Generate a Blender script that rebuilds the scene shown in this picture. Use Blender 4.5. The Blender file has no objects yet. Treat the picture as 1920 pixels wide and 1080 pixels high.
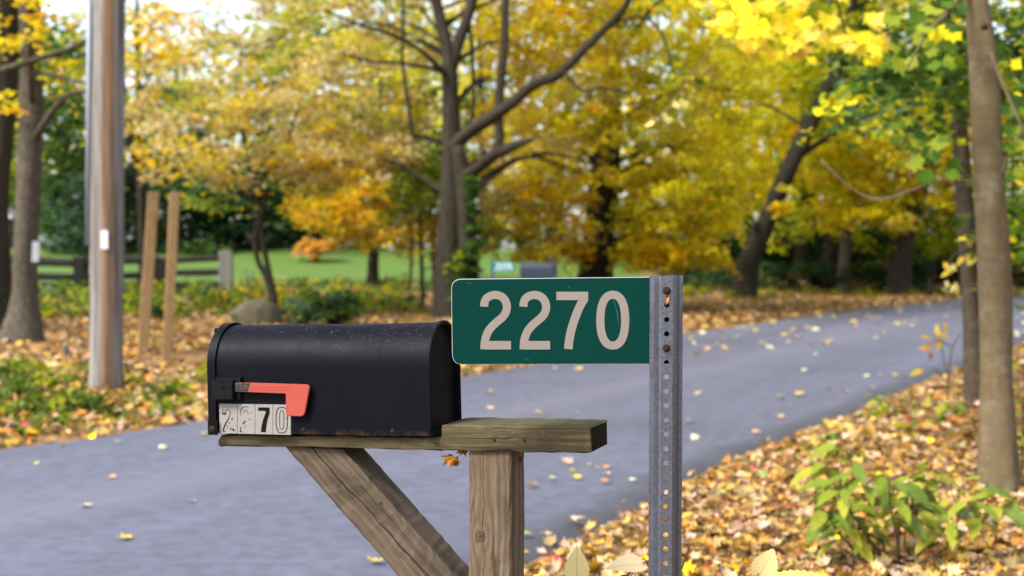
import bpy, bmesh, math, random
import numpy as np
from mathutils import Matrix, Vector
R = np.random.default_rng(11)
random.seed(11)
S = bpy.context.scene
C = S.collection
PI = math.pi

# ------------------------------------------------------------------ camera
CAM_H = 1.4
FPX = 50.0 / 36.0 * 1920
PITCH = -math.atan(60 / FPX)
cam = bpy.data.cameras.new('camera')
cam.lens = 50; cam.sensor_width = 36
cam.clip_start = 0.05; cam.clip_end = 2000
cam.dof.use_dof = True; cam.dof.focus_distance = 2.66; cam.dof.aperture_fstop = 4.4
co = bpy.data.objects.new('camera', cam); C.objects.link(co)
co.location = (0, 0, CAM_H); co.rotation_euler = (PI / 2 + PITCH, 0, 0)
S.camera = co

# ------------------------------------------------------------------ sky, sun, exposure
SUN_EL, SUN_AZ = math.radians(48), math.radians(-125)     # azimuth from +Y, clockwise: sun behind the camera to its left
w = bpy.data.worlds.new('World'); S.world = w; w.use_nodes = True
nt = w.node_tree; nt.nodes.clear()
sky = nt.nodes.new('ShaderNodeTexSky'); sky.sky_type = 'NISHITA'; sky.sun_disc = False
sky.sun_elevation = SUN_EL; sky.sun_rotation = SUN_AZ
sky.air_density = 1.0; sky.dust_density = 2.0; sky.ozone_density = 1.5
bg = nt.nodes.new('ShaderNodeBackground'); bg.inputs[1].default_value = 0.125
wo = nt.nodes.new('ShaderNodeOutputWorld')
hs = nt.nodes.new('ShaderNodeHueSaturation'); hs.inputs['Saturation'].default_value = .55
nt.links.new(sky.outputs[0], hs.inputs['Color']); nt.links.new(hs.outputs[0], bg.inputs[0]); nt.links.new(bg.outputs[0], wo.inputs[0])
sl = bpy.data.lights.new('sun', 'SUN'); sl.energy = 2.3; sl.angle = math.radians(16); sl.color = (1, .97, .92)
so = bpy.data.objects.new('sun', sl); C.objects.link(so)
sd = Vector((math.sin(SUN_AZ) * math.cos(SUN_EL), math.cos(SUN_AZ) * math.cos(SUN_EL), math.sin(SUN_EL)))
so.rotation_euler = sd.to_track_quat('Z', 'Y').to_euler(); so.location = sd * 50
S.view_settings.view_transform = 'Standard'; S.view_settings.look = 'None'
S.view_settings.exposure = 1.78; S.view_settings.gamma = 1; S.view_settings.use_curve_mapping = False
S.render.engine = 'CYCLES'
S.cycles.use_denoising = True
S.cycles.max_bounces = 8; S.cycles.diffuse_bounces = 3; S.cycles.glossy_bounces = 2; S.cycles.transmission_bounces = 4
S.cycles.caustics_reflective = False; S.cycles.caustics_refractive = False

# ------------------------------------------------------------------ helpers
CP, SP = math.cos(PITCH), math.sin(PITCH)
def P(px, py, d):
    """the place at distance d along the view axis that lies on photo pixel px, py (used while surveying where things stand)"""
    u = (px - 960) / FPX * d; v = (540 - py) / FPX * d
    return np.array([u, CP * d - SP * v, CAM_H + SP * d + CP * v])

def tag(o, label=None, cat=None, group=None, kind=None):
    if label: o['label'] = label
    if cat: o['category'] = cat
    if group: o['group'] = group
    if kind: o['kind'] = kind
    return o

def link(name, me, mat=None, parent=None):
    o = bpy.data.objects.new(name, me); C.objects.link(o)
    if mat is not None and me is not None and len(me.materials) == 0: me.materials.append(mat)
    if parent is not None: o.parent = parent
    return o

def empty(name, loc=(0, 0, 0), label=None, cat=None, group=None):
    o = bpy.data.objects.new(name, None); C.objects.link(o); o.location = loc; o.empty_display_size = .1
    return tag(o, label, cat, group)

def np_mesh(name, V, F, col=None, smooth=False):
    """V (n,3), F (m,k) -> mesh; col (m,3) is a colour for every face"""
    V = np.asarray(V, dtype=np.float32); F = np.asarray(F, dtype=np.int32)
    me = bpy.data.meshes.new(name)
    me.vertices.add(len(V)); me.vertices.foreach_set('co', V.ravel())
    k = F.shape[1]
    me.loops.add(F.size); me.loops.foreach_set('vertex_index', F.ravel())
    me.polygons.add(len(F))
    me.polygons.foreach_set('loop_start', np.arange(0, F.size, k, dtype=np.int32))
    if smooth: me.polygons.foreach_set('use_smooth', np.ones(len(F), dtype=bool))
    me.update(calc_edges=True)
    if col is not None:
        a = me.attributes.new('tint', 'FLOAT_COLOR', 'FACE')
        a.data.foreach_set('color', np.c_[col, np.ones(len(col))].astype(np.float32).ravel())
    return me

def py_mesh(name, V, F, smooth=False):
    me = bpy.data.meshes.new(name); me.from_pydata([tuple(v) for v in V], [], [tuple(f) for f in F]); me.update()
    if smooth:
        for p in me.polygons: p.use_smooth = True
    return me

def bm_mesh(name, bm, smooth=False):
    bmesh.ops.recalc_face_normals(bm, faces=bm.faces[:])
    me = bpy.data.meshes.new(name); bm.to_mesh(me); bm.free()
    if smooth:
        for p in me.polygons: p.use_smooth = True
    return me

def box_bm(bm, c, s, bevel=0, seg=2):
    r = bmesh.ops.create_cube(bm, size=1, matrix=Matrix.Translation(c) @ Matrix.Diagonal((*s, 1)))
    if bevel:
        es = list({e for v in r['verts'] for e in v.link_edges})
        bmesh.ops.bevel(bm, geom=es, offset=bevel, segments=seg, affect='EDGES', profile=.6)
    return bm

def cyl_bm(bm, a, b, r0, r1=None, n=16):
    a, b = Vector(a), Vector(b); r1 = r0 if r1 is None else r1
    m = Matrix.Translation((a + b) / 2) @ (b - a).to_track_quat('Z', 'Y').to_matrix().to_4x4()
    bmesh.ops.create_cone(bm, cap_ends=True, segments=n, radius1=r0, radius2=r1, depth=(b - a).length, matrix=m)
    return bm

def smooth_path(pts, n):
    """Catmull-Rom through rows of pts"""
    p = np.asarray(pts, float); p = np.vstack([2 * p[0] - p[1], p, 2 * p[-1] - p[-2]])
    out = []
    for i in range(1, len(p) - 2):
        for t in np.linspace(0, 1, n, endpoint=False):
            a, b, c, d = p[i - 1], p[i], p[i + 1], p[i + 2]
            out.append(.5 * (2 * b + (c - a) * t + (2 * a - 5 * b + 4 * c - d) * t * t + (3 * b - a - 3 * c + d) * t ** 3))
    out.append(p[-2])
    return np.array(out)

def tube(paths, n=10, rough=.06, sub=4, seed=1, flare=0):
    """several tapered tubes (rows x,y,z,r) in one vertex list"""
    rg = np.random.default_rng(seed); V = []; F = []; base = 0
    for path in paths:
        q = smooth_path(path, sub) if len(path) > 1 else np.asarray(path)
        c, r = q[:, :3], np.maximum(q[:, 3], .0006)
        t = np.gradient(c, axis=0); t /= np.linalg.norm(t, axis=1)[:, None] + 1e-9
        ref = np.array([.02, 1, .03]) if abs(t[0][1]) < .9 else np.array([1., 0, 0])
        ph = rg.uniform(0, 6.28, 4)
        for i in range(len(c)):
            a = np.cross(t[i], ref); a /= np.linalg.norm(a); b = np.cross(t[i], a)
            th = np.arange(n) * 2 * PI / n
            rr = r[i] * (1 + rough * (np.sin(2 * th + ph[0] + i * .35) * .6 + np.sin(3 * th + ph[1] - i * .22) * .6 + np.sin(5 * th + ph[2] + .1 * i) * .5) + rg.uniform(-rough, rough, n) * .35)
            V.append(c[i] + np.outer(np.cos(th) * rr, a) + np.outer(np.sin(th) * rr, b))
        m = len(c)
        idx = base + np.arange(m * n).reshape(m, n)
        F.append(np.stack([idx[:-1], np.roll(idx[:-1], -1, 1), np.roll(idx[1:], -1, 1), idx[1:]], -1).reshape(-1, 4))
        V.append(c[-1:] + t[-1] * r[-1] * .5)
        tip = base + m * n
        last = idx[-1]
        F.append(np.stack([last, np.roll(last, -1), np.full(n, tip), np.full(n, tip)], -1)[:, [0, 1, 2, 2]])
        base += m * n + 1
    V = np.vstack(V); F = np.vstack(F)
    return V, F

def tube_mesh(name, paths, **k):
    V, F = tube(paths, **k)
    fs = [tuple(f[:3]) if f[2] == f[3] else tuple(f) for f in F.tolist()]
    return py_mesh(name, V.tolist(), fs, True)

# leaf outlines (length 1, tip at +y)
def _maple():
    h = [(90, 1.0), (74, .62), (66, .66), (48, .98), (36, .58), (20, .74), (8, .5), (-12, .72), (-40, .42), (-74, .22)]
    pts = [(math.cos(math.radians(a)) * r * .52, math.sin(math.radians(a)) * r * .52) for a, r in h]
    pts = pts + [(-x, y) for x, y in reversed(pts[1:])]
    V = [(0, .04, 0)] + [(x, y, 0) for x, y in pts]
    F = [(0, i + 1, (i + 1) % len(pts) + 1) for i in range(len(pts))]
    return np.array(V, float), np.array(F)
MAPLE_V, MAPLE_F = _maple()
def curl(V, fold=.2, bend=.3, side=0.0):
    V = V.copy(); V[:, 2] += fold * np.abs(V[:, 0]) + bend * V[:, 1] ** 2 + side * V[:, 0] * V[:, 1]
    return V
DIA_V = np.array([(0, -.5, .03), (.3, -.08, .1), (0, .5, -.08), (-.3, -.08, .1)], float)
DIA_F = np.array([(0, 1, 2, 3)])
def ovate(n=10, wid=.5, serr=.03, fold=.12, bend=.25):
    V = []; F = []
    for i in range(n + 1):
        t = i / n
        wd = wid * .5 * (math.sin(PI * t ** .8) ** .85) * (1 - .15 * t) + (serr * (1 if i % 2 else -.3) if 0 < i < n else 0)
        y = t - .5; z = -bend * (t - .4) ** 2
        V += [(-wd, y - .02 * (i % 2), z + fold * wd), (0, y, z), (wd, y - .02 * (i % 2), z + fold * wd)]
        if i:
            a = 3 * i
            F += [(a - 3, a - 2, a + 1, a), (a - 2, a - 1, a + 2, a + 1)]
    return np.array(V), np.array(F)

def scatter(tv, tf, pos, nrm, spin, size, col, colj=.0):
    pos = np.asarray(pos, float); n = len(pos); K = len(tv); M = len(tf)
    nrm = nrm / (np.linalg.norm(nrm, axis=1)[:, None] + 1e-9)
    ref = np.where(np.abs(nrm[:, 2:3]) < .9, np.array([[0, 0, 1.]]), np.array([[1., 0, 0]]))
    t = np.cross(ref, nrm); t /= np.linalg.norm(t, axis=1)[:, None]
    b = np.cross(nrm, t)
    cs, sn = np.cos(spin)[:, None], np.sin(spin)[:, None]
    t, b = t * cs + b * sn, b * cs - t * sn
    s = np.asarray(size)[:, None]
    V = (pos[:, None, :] + s[..., None] * (tv[None, :, 0:1] * t[:, None] + tv[None, :, 1:2] * b[:, None] + tv[None, :, 2:3] * nrm[:, None])).reshape(-1, 3)
    F = (tf[None] + (np.arange(n) * K)[:, None, None]).reshape(-1, tf.shape[1])
    c = np.repeat(col, M, axis=0)
    if colj: c = np.clip(c * R.uniform(1 - colj, 1 + colj, (len(c), 1)), 0, .85)
    return V, F, c

def rand_dir(n, up=0.0):
    v = R.normal(size=(n, 3)); v /= np.linalg.norm(v, axis=1)[:, None]; v[:, 2] = np.abs(v[:, 2]) * (1 if up else 1) + up
    return v

PAL = {
 'gold': [(.78, .54, .012), (.74, .48, .01), (.80, .58, .03), (.68, .40, .01)],
 'yel':  [(.79, .66, .012), (.74, .60, .01), (.80, .68, .04), (.72, .54, .01)],
 'lemon':[(.70, .60, .06), (.62, .55, .05), (.74, .62, .15)],
 'tan':  [(.60, .46, .19), (.54, .40, .14), (.62, .50, .26), (.46, .32, .10)],
 'org':  [(.72, .36, .04), (.66, .30, .03), (.74, .42, .07)],
 'yg':   [(.42, .46, .015), (.30, .37, .018), (.54, .54, .015)],
 'grn':  [(.075, .14, .02), (.05, .105, .015), (.11, .18, .022)],
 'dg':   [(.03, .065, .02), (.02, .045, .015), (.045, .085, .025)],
 'bg':   [(.07, .14, .08), (.10, .17, .11), (.05, .10, .06)],
 'lime': [(0.195, 0.3, 0.0375), (0.15, 0.255, 0.03), (0.255, 0.33, 0.06)],
 'brn':  [(0.1488, 0.08184, 0.02976), (0.2083, 0.1116, 0.0372), (0.1116, 0.05952, 0.02232)],
 'straw': [(0.5134, 0.3726, 0.1656), (0.4637, 0.3146, 0.1242), (0.5465, 0.414, 0.2236)], 'amber': [(.56, .34, .08), (.50, .28, .055), (.58, .38, .11)], 'rust': [(0.4554, 0.1987, 0.0414), (0.3974, 0.1573, 0.03312)],
 'pink': [(0.4991, 0.3059, 0.2093), (0.4427, 0.2656, 0.161), (0.5474, 0.3703, 0.2737), (0.483, 0.3381, 0.2012)],
 'red':  [(0.3375, 0.0525, 0.0375), (0.375, 0.09, 0.06)],
}
def pick(pal, n):
    """pal: 'gold' or {'gold':3,'yel':1} -> (n,3) colours"""
    if isinstance(pal, str): pal = {pal: 1}
    ks = list(pal); p = np.array([pal[k] for k in ks], float); p /= p.sum()
    kk = R.choice(len(ks), n, p=p); out = np.zeros((n, 3))
    for i, k in enumerate(ks):
        m = kk == i; a = np.array(PAL[k]); out[m] = a[R.integers(0, len(a), m.sum())]
    return np.clip(out * R.uniform(.72, 1.12, (n, 1)), 0, .82)

class Crown:
    """collects sprays of leaf-sized faces"""
    def __init__(s, tv=DIA_V, tf=DIA_F): s.V = []; s.F = []; s.c = []; s.n = 0; s.tv = tv; s.tf = tf; s.centers = []
    def add(s, centers, per, rad, size, pal, flat=.28, mix=.65, up=.75):
        centers = np.asarray(centers, float); m = len(centers)
        if m == 0: return
        s.centers.append(centers)
        rr = rad * R.uniform(.6, 1.35, m)
        base = pick(pal, m)
        k = np.maximum(1, (per * R.uniform(.5, 1.5, m)).astype(int)); idx = np.repeat(np.arange(m), k); N = len(idx)
        off = R.normal(size=(N, 3)); off *= (R.uniform(0, 1, N) ** .4 / (np.linalg.norm(off, axis=1) + 1e-6))[:, None]
        h2 = off[:, 0] ** 2 + off[:, 1] ** 2
        off[:, 2] = off[:, 2] * flat - .35 * h2
        # each spray leans its own way
        tilt = R.normal(size=(m, 2)) * .25
        off[:, 2] += off[:, 0] * tilt[idx, 0] + off[:, 1] * tilt[idx, 1]
        pos = centers[idx] + off * rr[idx][:, None]
        col = np.where(R.uniform(size=(N, 1)) < mix, base[idx] * R.uniform(.85, 1.15, (N, 1)), pick(pal, N))
        V, F, c = scatter(s.tv, s.tf, pos, rand_dir(N, up), R.uniform(0, 6.28, N), size * R.uniform(.65, 1.3, N), np.clip(col, 0, .8))
        s.V.append(V); s.F.append(F + s.n); s.c.append(c); s.n += len(V)
    def boxes(s, rows):
        for (x0, y0, x1, y1, d0, d1, m, per, rad, size, pal) in rows:
            d = R.uniform(d0, d1, m)
            c = np.array([P(a, b, e) for a, b, e in zip(R.uniform(x0, x1, m), R.uniform(y0, y1, m), d)])
            s.add(c, per, rad, size, pal)
    def build(s, name, mat, parent=None):
        o = link(name, np_mesh(name, np.vstack(s.V), np.vstack(s.F), np.vstack(s.c)), mat, parent)
        if parent is not None: o['kind'] = 'stuff'
        return o

# ------------------------------------------------------------------ materials
class NT:
    def __init__(s, name):
        s.m = bpy.data.materials.new(name); s.m.use_nodes = True; s.t = s.m.node_tree; s.t.nodes.clear()
        s.out = s.t.nodes.new('ShaderNodeOutputMaterial')
    def n(s, typ, **k):
        nd = s.t.nodes.new('ShaderNode' + typ)
        for a, b in k.items(): setattr(nd, a, b)
        return nd
    def l(s, a, b): s.t.links.new(a, b)
    def set(s, inp, v):
        if isinstance(v, bpy.types.NodeSocket): s.l(v, inp)
        elif isinstance(v, (tuple, list)) and len(v) == 3 and inp.type == 'RGBA': inp.default_value = (*v, 1)
        else: inp.default_value = v
    def math(s, op, a, b=0.0, c=0.0, clamp=False):
        nd = s.n('Math', operation=op); nd.use_clamp = clamp
        for i, v in enumerate((a, b, c)): s.set(nd.inputs[i], v)
        return nd.outputs[0]
    def coord(s, which='Object'): return s.n('TexCoord').outputs[which]
    def mapping(s, vec, scale=(1, 1, 1), loc=(0, 0, 0), rot=(0, 0, 0)):
        nd = s.n('Mapping'); s.l(vec, nd.inputs[0]); nd.inputs[1].default_value = loc; nd.inputs[2].default_value = rot; nd.inputs[3].default_value = scale
        return nd.outputs[0]
    def noise(s, vec, scale=5, detail=4, rough=.55, dist=0, out='Fac'):
        nd = s.n('TexNoise'); s.l(vec, nd.inputs['Vector']); nd.inputs['Scale'].default_value = scale; nd.inputs['Detail'].default_value = detail
        nd.inputs['Roughness'].default_value = rough; nd.inputs['Distortion'].default_value = dist
        return nd.outputs[out]
    def voro(s, vec, scale=5, feature='F1', out='Distance', rnd=1):
        nd = s.n('TexVoronoi', feature=feature); s.l(vec, nd.inputs['Vector']); nd.inputs['Scale'].default_value = scale; nd.inputs['Randomness'].default_value = rnd
        return nd.outputs[out]
    def ramp(s, fac, stops, interp='LINEAR'):
        nd = s.n('ValToRGB'); cr = nd.color_ramp; cr.interpolation = interp
        while len(cr.elements) < len(stops): cr.elements.new(.5)
        for e, (p, c) in zip(cr.elements, stops):
            e.position = p; e.color = (*c, 1) if isinstance(c, (tuple, list)) else (c, c, c, 1)
        s.l(fac, nd.inputs[0]); return nd.outputs[0]
    def mix(s, f, a, b, blend='MIX'):
        nd = s.n('Mix', data_type='RGBA', blend_type=blend)
        s.set(nd.inputs[0], f); s.set(nd.inputs[6], a); s.set(nd.inputs[7], b); return nd.outputs[2]
    def bump(s, h, strength=.5, dist=.01, normal=None):
        nd = s.n('Bump'); nd.inputs['Strength'].default_value = strength; nd.inputs['Distance'].default_value = dist; s.l(h, nd.inputs['Height'])
        if normal is not None: s.l(normal, nd.inputs['Normal'])
        return nd.outputs[0]
    def bsdf(s, col, rough=.6, metal=0, spec=.5, normal=None, coat=0):
        nd = s.n('BsdfPrincipled'); s.set(nd.inputs['Base Color'], col); s.set(nd.inputs['Roughness'], rough); s.set(nd.inputs['Metallic'], metal)
        nd.inputs['Specular IOR Level'].default_value = spec; nd.inputs['Coat Weight'].default_value = coat
        if normal is not None: s.l(normal, nd.inputs['Normal'])
        return nd.outputs[0]
    def done(s, sh): s.l(sh, s.out.inputs[0]); return s.m
    def sep(s, vec):
        nd = s.n('SeparateXYZ'); s.l(vec, nd.inputs[0]); return nd.outputs
    def comb(s, x, y, z):
        nd = s.n('CombineXYZ')
        for i, v in enumerate((x, y, z)): s.set(nd.inputs[i], v)
        return nd.outputs[0]

def leaf_mat(name='leaf', trans=.4, spec=.25, rough=.5, flat=None, vein=False):
    t = NT(name)
    if flat is None:
        a = t.n('Attribute', attribute_name='tint', attribute_type='GEOMETRY').outputs['Color']
    else: a = t.mix(0, flat, flat)
    if vein:
        x, y, z = t.sep(t.coord())
        nz = t.noise(t.coord(), 60, 3); a = t.mix(t.math('MULTIPLY', nz, .12), a, t.mix(.6, a, (.25, .13, .03)))
        ax = t.math('ABSOLUTE', x)
        k = t.math('FRACT', t.math('MULTIPLY', t.math('SUBTRACT', y, t.math('MULTIPLY', ax, .9)), 210))
        k = t.math('LESS_THAN', k, .14)
        mid = t.math('LESS_THAN', ax, .0006)
        a = t.mix(t.math('MULTIPLY', t.math('MAXIMUM', t.math('MULTIPLY', k, .5), mid), .55), a, (.2, .13, .04))
    if vein:
        sp_ = t.voro(t.coord(), 170); a = t.mix(t.math('MULTIPLY', t.ramp(sp_, [(.06, 1.0), (.14, 0.0)]), t.ramp(nz, [(.5, 0.0), (.6, .9)])), a, (.07, .035, .012))
    sh = t.bsdf(a, rough, 0, spec)
    tr = t.n('BsdfTranslucent'); t.l(a, tr.inputs[0])
    mx = t.n('MixShader'); mx.inputs[0].default_value = trans; t.l(sh, mx.inputs[1]); t.l(tr.outputs[0], mx.inputs[2])
    return t.done(mx.outputs[0])
M_LEAF = leaf_mat('leaf', .44, .05)
M_LITTER = leaf_mat('dry leaf', .15, .06, .7)
M_VEIN = leaf_mat('veined leaf', .22, .2, .55, vein=True)

def bark_mat(name, c0, c1, scale=9, stretch=.22, strength=.9, lichen=0.0, horiz=0.0, crev=1.4):
    t = NT(name); v = t.coord()
    m = t.mapping(v, (1, 1, stretch))
    a = t.noise(m, scale, 6, .65, .4); b = t.voro(m, scale * 1.6, 'DISTANCE_TO_EDGE')
    h = t.math('ADD', t.math('MULTIPLY', a, .7), t.math('MULTIPLY', t.math('MINIMUM', b, .25), crev))
    col = t.ramp(h, [(.2, c0), (.75, c1)])
    big = t.noise(v, 1.3, 3)
    col = t.mix(t.math('MULTIPLY', big, .4), col, t.mix(.5, c0, (.16, .15, .1)))
    if horiz:
        hb = t.noise(t.mapping(v, (.6, .6, 9)), 2.2, 5, .6)
        col = t.mix(t.ramp(hb, [(.5, 0.0), (.72, horiz)]), col, c0)
    if lichen:
        li = t.noise(v, 4.5, 6, .7); col = t.mix(t.ramp(li, [(.52, 0.0), (.7, lichen)]), col, (.30, .31, .24))
    return t.done(t.bsdf(col, .9, 0, .06, t.bump(h, strength, .02)))
M_BARK = bark_mat('bark', (0.006944, 0.004774, 0.003472), (0.03255, 0.02387, 0.01823), 8)
M_BARK_DARK = bark_mat('dark bark', (0.0024, 0.0018, 0.0012), (0.0114, 0.0078, 0.0054), 7)
M_BARK_GREY = bark_mat('grey bark', (0.0297, 0.0231, 0.01716), (0.0957, 0.0759, 0.05808), 10, .3, .6)
M_BARK_SMOOTH = bark_mat('smooth bark', (0.07395, 0.05127, 0.02564), (0.1972, 0.143, 0.07888), 16, .5, .2, .25, .55, .25)
M_BARK_THIN = bark_mat('thin bark', (0.0208, 0.01365, 0.00845), (0.06825, 0.0468, 0.0312), 22, .25, .5, .2)

def wood_mat(name, base, dark, light, moss=0.0, knots=(), crack=None, freq=95, stain=0.0, rings=.5, top=None):
    """boards built with the grain along local x; knots bend the grain, crack is (z0, x0, x1, slope)"""
    t = NT(name); v = t.coord(); x, y, z = t.sep(v)
    wav = t.noise(t.mapping(v, (1.6, 9, 9)), 1.7, 4, .5); warp = t.noise(t.mapping(v, (2.5, 30, 30)), 1.3, 3, .5)
    c = t.math('ADD', t.math('ADD', z, t.math('MULTIPLY', y, .63)), t.math('MULTIPLY_ADD', wav, .034, t.math('MULTIPLY', warp, .012)))
    core = None
    for (kx, kz, kr, ka) in knots:
        ka = -ka
        dx = t.math('MULTIPLY', t.math('SUBTRACT', x, kx), .42); dz = t.math('SUBTRACT', z, kz)
        d2 = t.math('ADD', t.math('MULTIPLY', dx, dx), t.math('MULTIPLY', dz, dz))
        g = t.math('EXPONENT', t.math('DIVIDE', d2, -kr * kr))
        sg = t.math('DIVIDE', dz, t.math('SQRT', t.math('ADD', d2, 1e-6)))
        c = t.math('ADD', c, t.math('MULTIPLY', t.math('MULTIPLY', g, ka), sg))
        dd = t.math('SQRT', t.math('ADD', t.math('MULTIPLY', t.math('SUBTRACT', x, kx), t.math('SUBTRACT', x, kx)), t.math('MULTIPLY', dz, dz)))
        dd = t.math('ADD', dd, t.math('MULTIPLY', t.math('SUBTRACT', wav, .5), .012))
        k = t.ramp(t.math('DIVIDE', dd, kr), [(.0, .9), (.22, .35), (.34, .7), (.45, 0.0)])
        core = k if core is None else t.math('MAXIMUM', core, k)
    ring = t.math('MULTIPLY_ADD', t.math('SINE', t.math('MULTIPLY', c, freq * 6.28)), .5, .5)
    fine = t.noise(t.mapping(v, (5, 120, 120)), 2.2, 6, .7)
    chk = t.noise(t.mapping(v, (2.2, 75, 75), (.3, .1, .2)), 1.4, 4, .6, .2)
    spot = t.noise(v, 75, 4, .7)
    ringv = t.math('MULTIPLY', ring, t.noise(t.mapping(v, (2, 14, 14)), 2, 3))
    h = t.math('ADD', t.math('MULTIPLY', ringv, rings), t.math('MULTIPLY', fine, .72))
    col = t.ramp(h, [(.18, dark), (.5, base), (.85, light)])
    blot = t.noise(t.mapping(v, (5, 14, 14)), 1.6, 5, .6)
    col = t.mix(t.ramp(blot, [(.45, 0.0), (.75, .55)]), col, dark)
    col = t.mix(t.ramp(chk, [(.60, 0.0), (.70, .75)]), col, (dark[0] * .4, dark[1] * .38, dark[2] * .34))
    col = t.mix(t.ramp(chk, [(.28, .3), (.38, 0.0)]), col, light)
    col = t.mix(t.ramp(spot, [(.58, 0.0), (.72, .55)]), col, dark)
    hh = t.math('SUBTRACT', h, t.ramp(chk, [(.60, 0.0), (.70, .8)]))
    if core is not None: col = t.mix(core, col, (dark[0] * .45, dark[1] * .4, dark[2] * .35))
    if moss:
        mz = t.noise(v, 22, 6, .7); up = t.sep(t.n('NewGeometry').outputs['Normal'])[2]
        mm = t.math('ADD', t.math('MULTIPLY', up, .3), t.math('MULTIPLY', mz, 1.0))
        col = t.mix(t.math('MULTIPLY', t.ramp(mm, [(.48, 0.0), (.85, 1.0)]), moss), col, (.040, .039, .011))
        lich = t.noise(t.mapping(v, (30, 80, 80)), 2, 5, .75); col = t.mix(t.ramp(lich, [(.6, 0.0), (.72, .5)]), col, light)
    if stain:
        st = t.noise(t.mapping(v, (4, 11, 11), (.3, 0, .1)), 1.8, 5, .6)
        col = t.mix(t.math('MULTIPLY', t.ramp(st, [(.5, 0.0), (.62, 1.0)]), stain), col, (dark[0] * .25, dark[1] * .22, dark[2] * .2))
    if top:
        z0, x1, am = top
        tm = t.math('ADD', z, t.math('MULTIPLY', t.math('SUBTRACT', t.noise(t.mapping(v, (7, 20, 20)), 1.5, 5, .6), .5), .05))
        tm = t.math('SUBTRACT', tm, t.math('MULTIPLY', x, .10))
        tm = t.ramp(t.math('MULTIPLY_ADD', t.math('SUBTRACT', tm, z0), 25, .5), [(.2, 0.0), (.8, 1.0)])
        tm = t.math('MULTIPLY', tm, t.ramp(t.math('MULTIPLY', x, 1 / x1), [(.35, 1.0), (1, .25)]))
        col = t.mix(t.math('MULTIPLY', tm, am), col, (.022, .017, .010))
    if crack:
        z0, x0, x1, sl_, wd = crack
        cz = t.math('ADD', t.math('ADD', z, t.math('MULTIPLY', x, sl_)), t.math('MULTIPLY', t.math('SUBTRACT', t.noise(t.mapping(v, (9, .2, .2)), 1.3, 3), .5), .022))
        dist = t.math('ABSOLUTE', t.math('SUBTRACT', cz, z0))
        wv = t.math('MULTIPLY', t.noise(t.mapping(v, (18, .1, .1)), 1.5, 2), wd)
        ins = t.math('MULTIPLY', t.math('GREATER_THAN', x, x0), t.math('LESS_THAN', x, x1))
        front = t.math('LESS_THAN', y, .004)
        k = t.math('MULTIPLY', t.math('MULTIPLY', t.math('LESS_THAN', dist, wv), ins), front)
        col = t.mix(t.math('MULTIPLY', k, .95), col, (.006, .005, .004)); hh = t.math('SUBTRACT', hh, t.math('MULTIPLY', k, 2.0))
    return t.done(t.bsdf(col, .8, 0, .25, t.bump(hh, .55, .0018)))

def plain(name, col, rough=.5, metal=0, spec=.5, var=.25, scale=20, bump=0.0, dirt=None):
    t = NT(name); v = t.coord(); n = t.noise(v, scale, 5, .6)
    c = t.mix(t.math('MULTIPLY', n, var), col, tuple(x * .45 for x in col))
    if dirt is not None:
        d = t.noise(v, scale * .6, 6, .7); c = t.mix(t.ramp(d, [(.5, 0.0), (.75, .8)]), c, dirt)
    nb = t.bump(n, bump, .002) if bump else None
    return t.done(t.bsdf(c, rough, metal, spec, nb))

# ------------------------------------------------------------------ lie of the land
FAR_E = np.array([(-20, -19.), (-15, -9.4), (-9.4, .6), (-3.75, 10.2), (-2.6, 12), (-.1, 17.6), (3.0, 25.5), (8.9, 37), (14.8, 46.5), (18.8, 51), (30, 58), (60, 68), (120, 80)])
NEAR_E = np.array([(-12.5, -19.), (-7.5, -9.4), (-2.9, .4), (.32, 6.8), (1.5, 9.6), (2.78, 12), (4.85, 16.2), (6.2, 18.7), (9.3, 25), (15.2, 36), (23, 45), (34, 51.5), (64, 60), (124, 72)])
_YY = np.linspace(-19, 72, 900)
def _sm(a):
    x = np.interp(_YY, a[:, 1], a[:, 0]); k = np.hanning(41); k /= k.sum()
    return np.convolve(np.pad(x, 20, mode='edge'), k, 'valid')
_FX, _NX = _sm(FAR_E), _sm(NEAR_E)
def xfar(y): return np.interp(y, _YY, _FX) + np.where(np.asarray(y) > 72, (np.asarray(y) - 72) * 4, 0)
def xnear(y): return np.interp(y, _YY, _NX) + np.where(np.asarray(y) > 72, (np.asarray(y) - 72) * 4, 0)
def s_far(x, y): return (xfar(y) - x) * .87
def s_near(x, y): return (x - xnear(y)) * .87
def sstep(a, b, v):
    t = np.clip((v - a) / (b - a), 0, 1); return t * t * (3 - 2 * t)
def ground_z(x, y):
    x = np.asarray(x, float); y = np.asarray(y, float)
    s = s_far(x, y); t = s_near(x, y)
    z = np.where(s > 0, .02 * sstep(0, 1.5, s) + .55 * sstep(3, 24, s) + 1.12 * sstep(20, 62, s), 0)
    z = z + np.where(t > 0, .03 * sstep(0, 1, t) + .35 * sstep(3, 14, t), 0)
    bump = .035 * np.sin(x * 1.3 + .7 * y) * np.sin(y * .9 - .4 * x) + .05 * np.sin(x * .35 + 1) * np.sin(y * .28)
    off = np.maximum(s, t)
    return z + bump * sstep(.6, 3, off) - .03 * (1 - sstep(-.25, .0, off))
def gz(x, y): return float(ground_z(x, y))
def on_ground(px, py, dmax=200):
    """where the line of sight through a photo pixel meets the ground"""
    for d in np.geomspace(4, dmax, 900):
        p = P(px, py, d)
        if p[2] <= gz(p[0], p[1]) + (.03 if s_far(p[0], p[1]) < 0 and s_near(p[0], p[1]) < 0 else 0): return p, d
    return p, d

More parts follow.
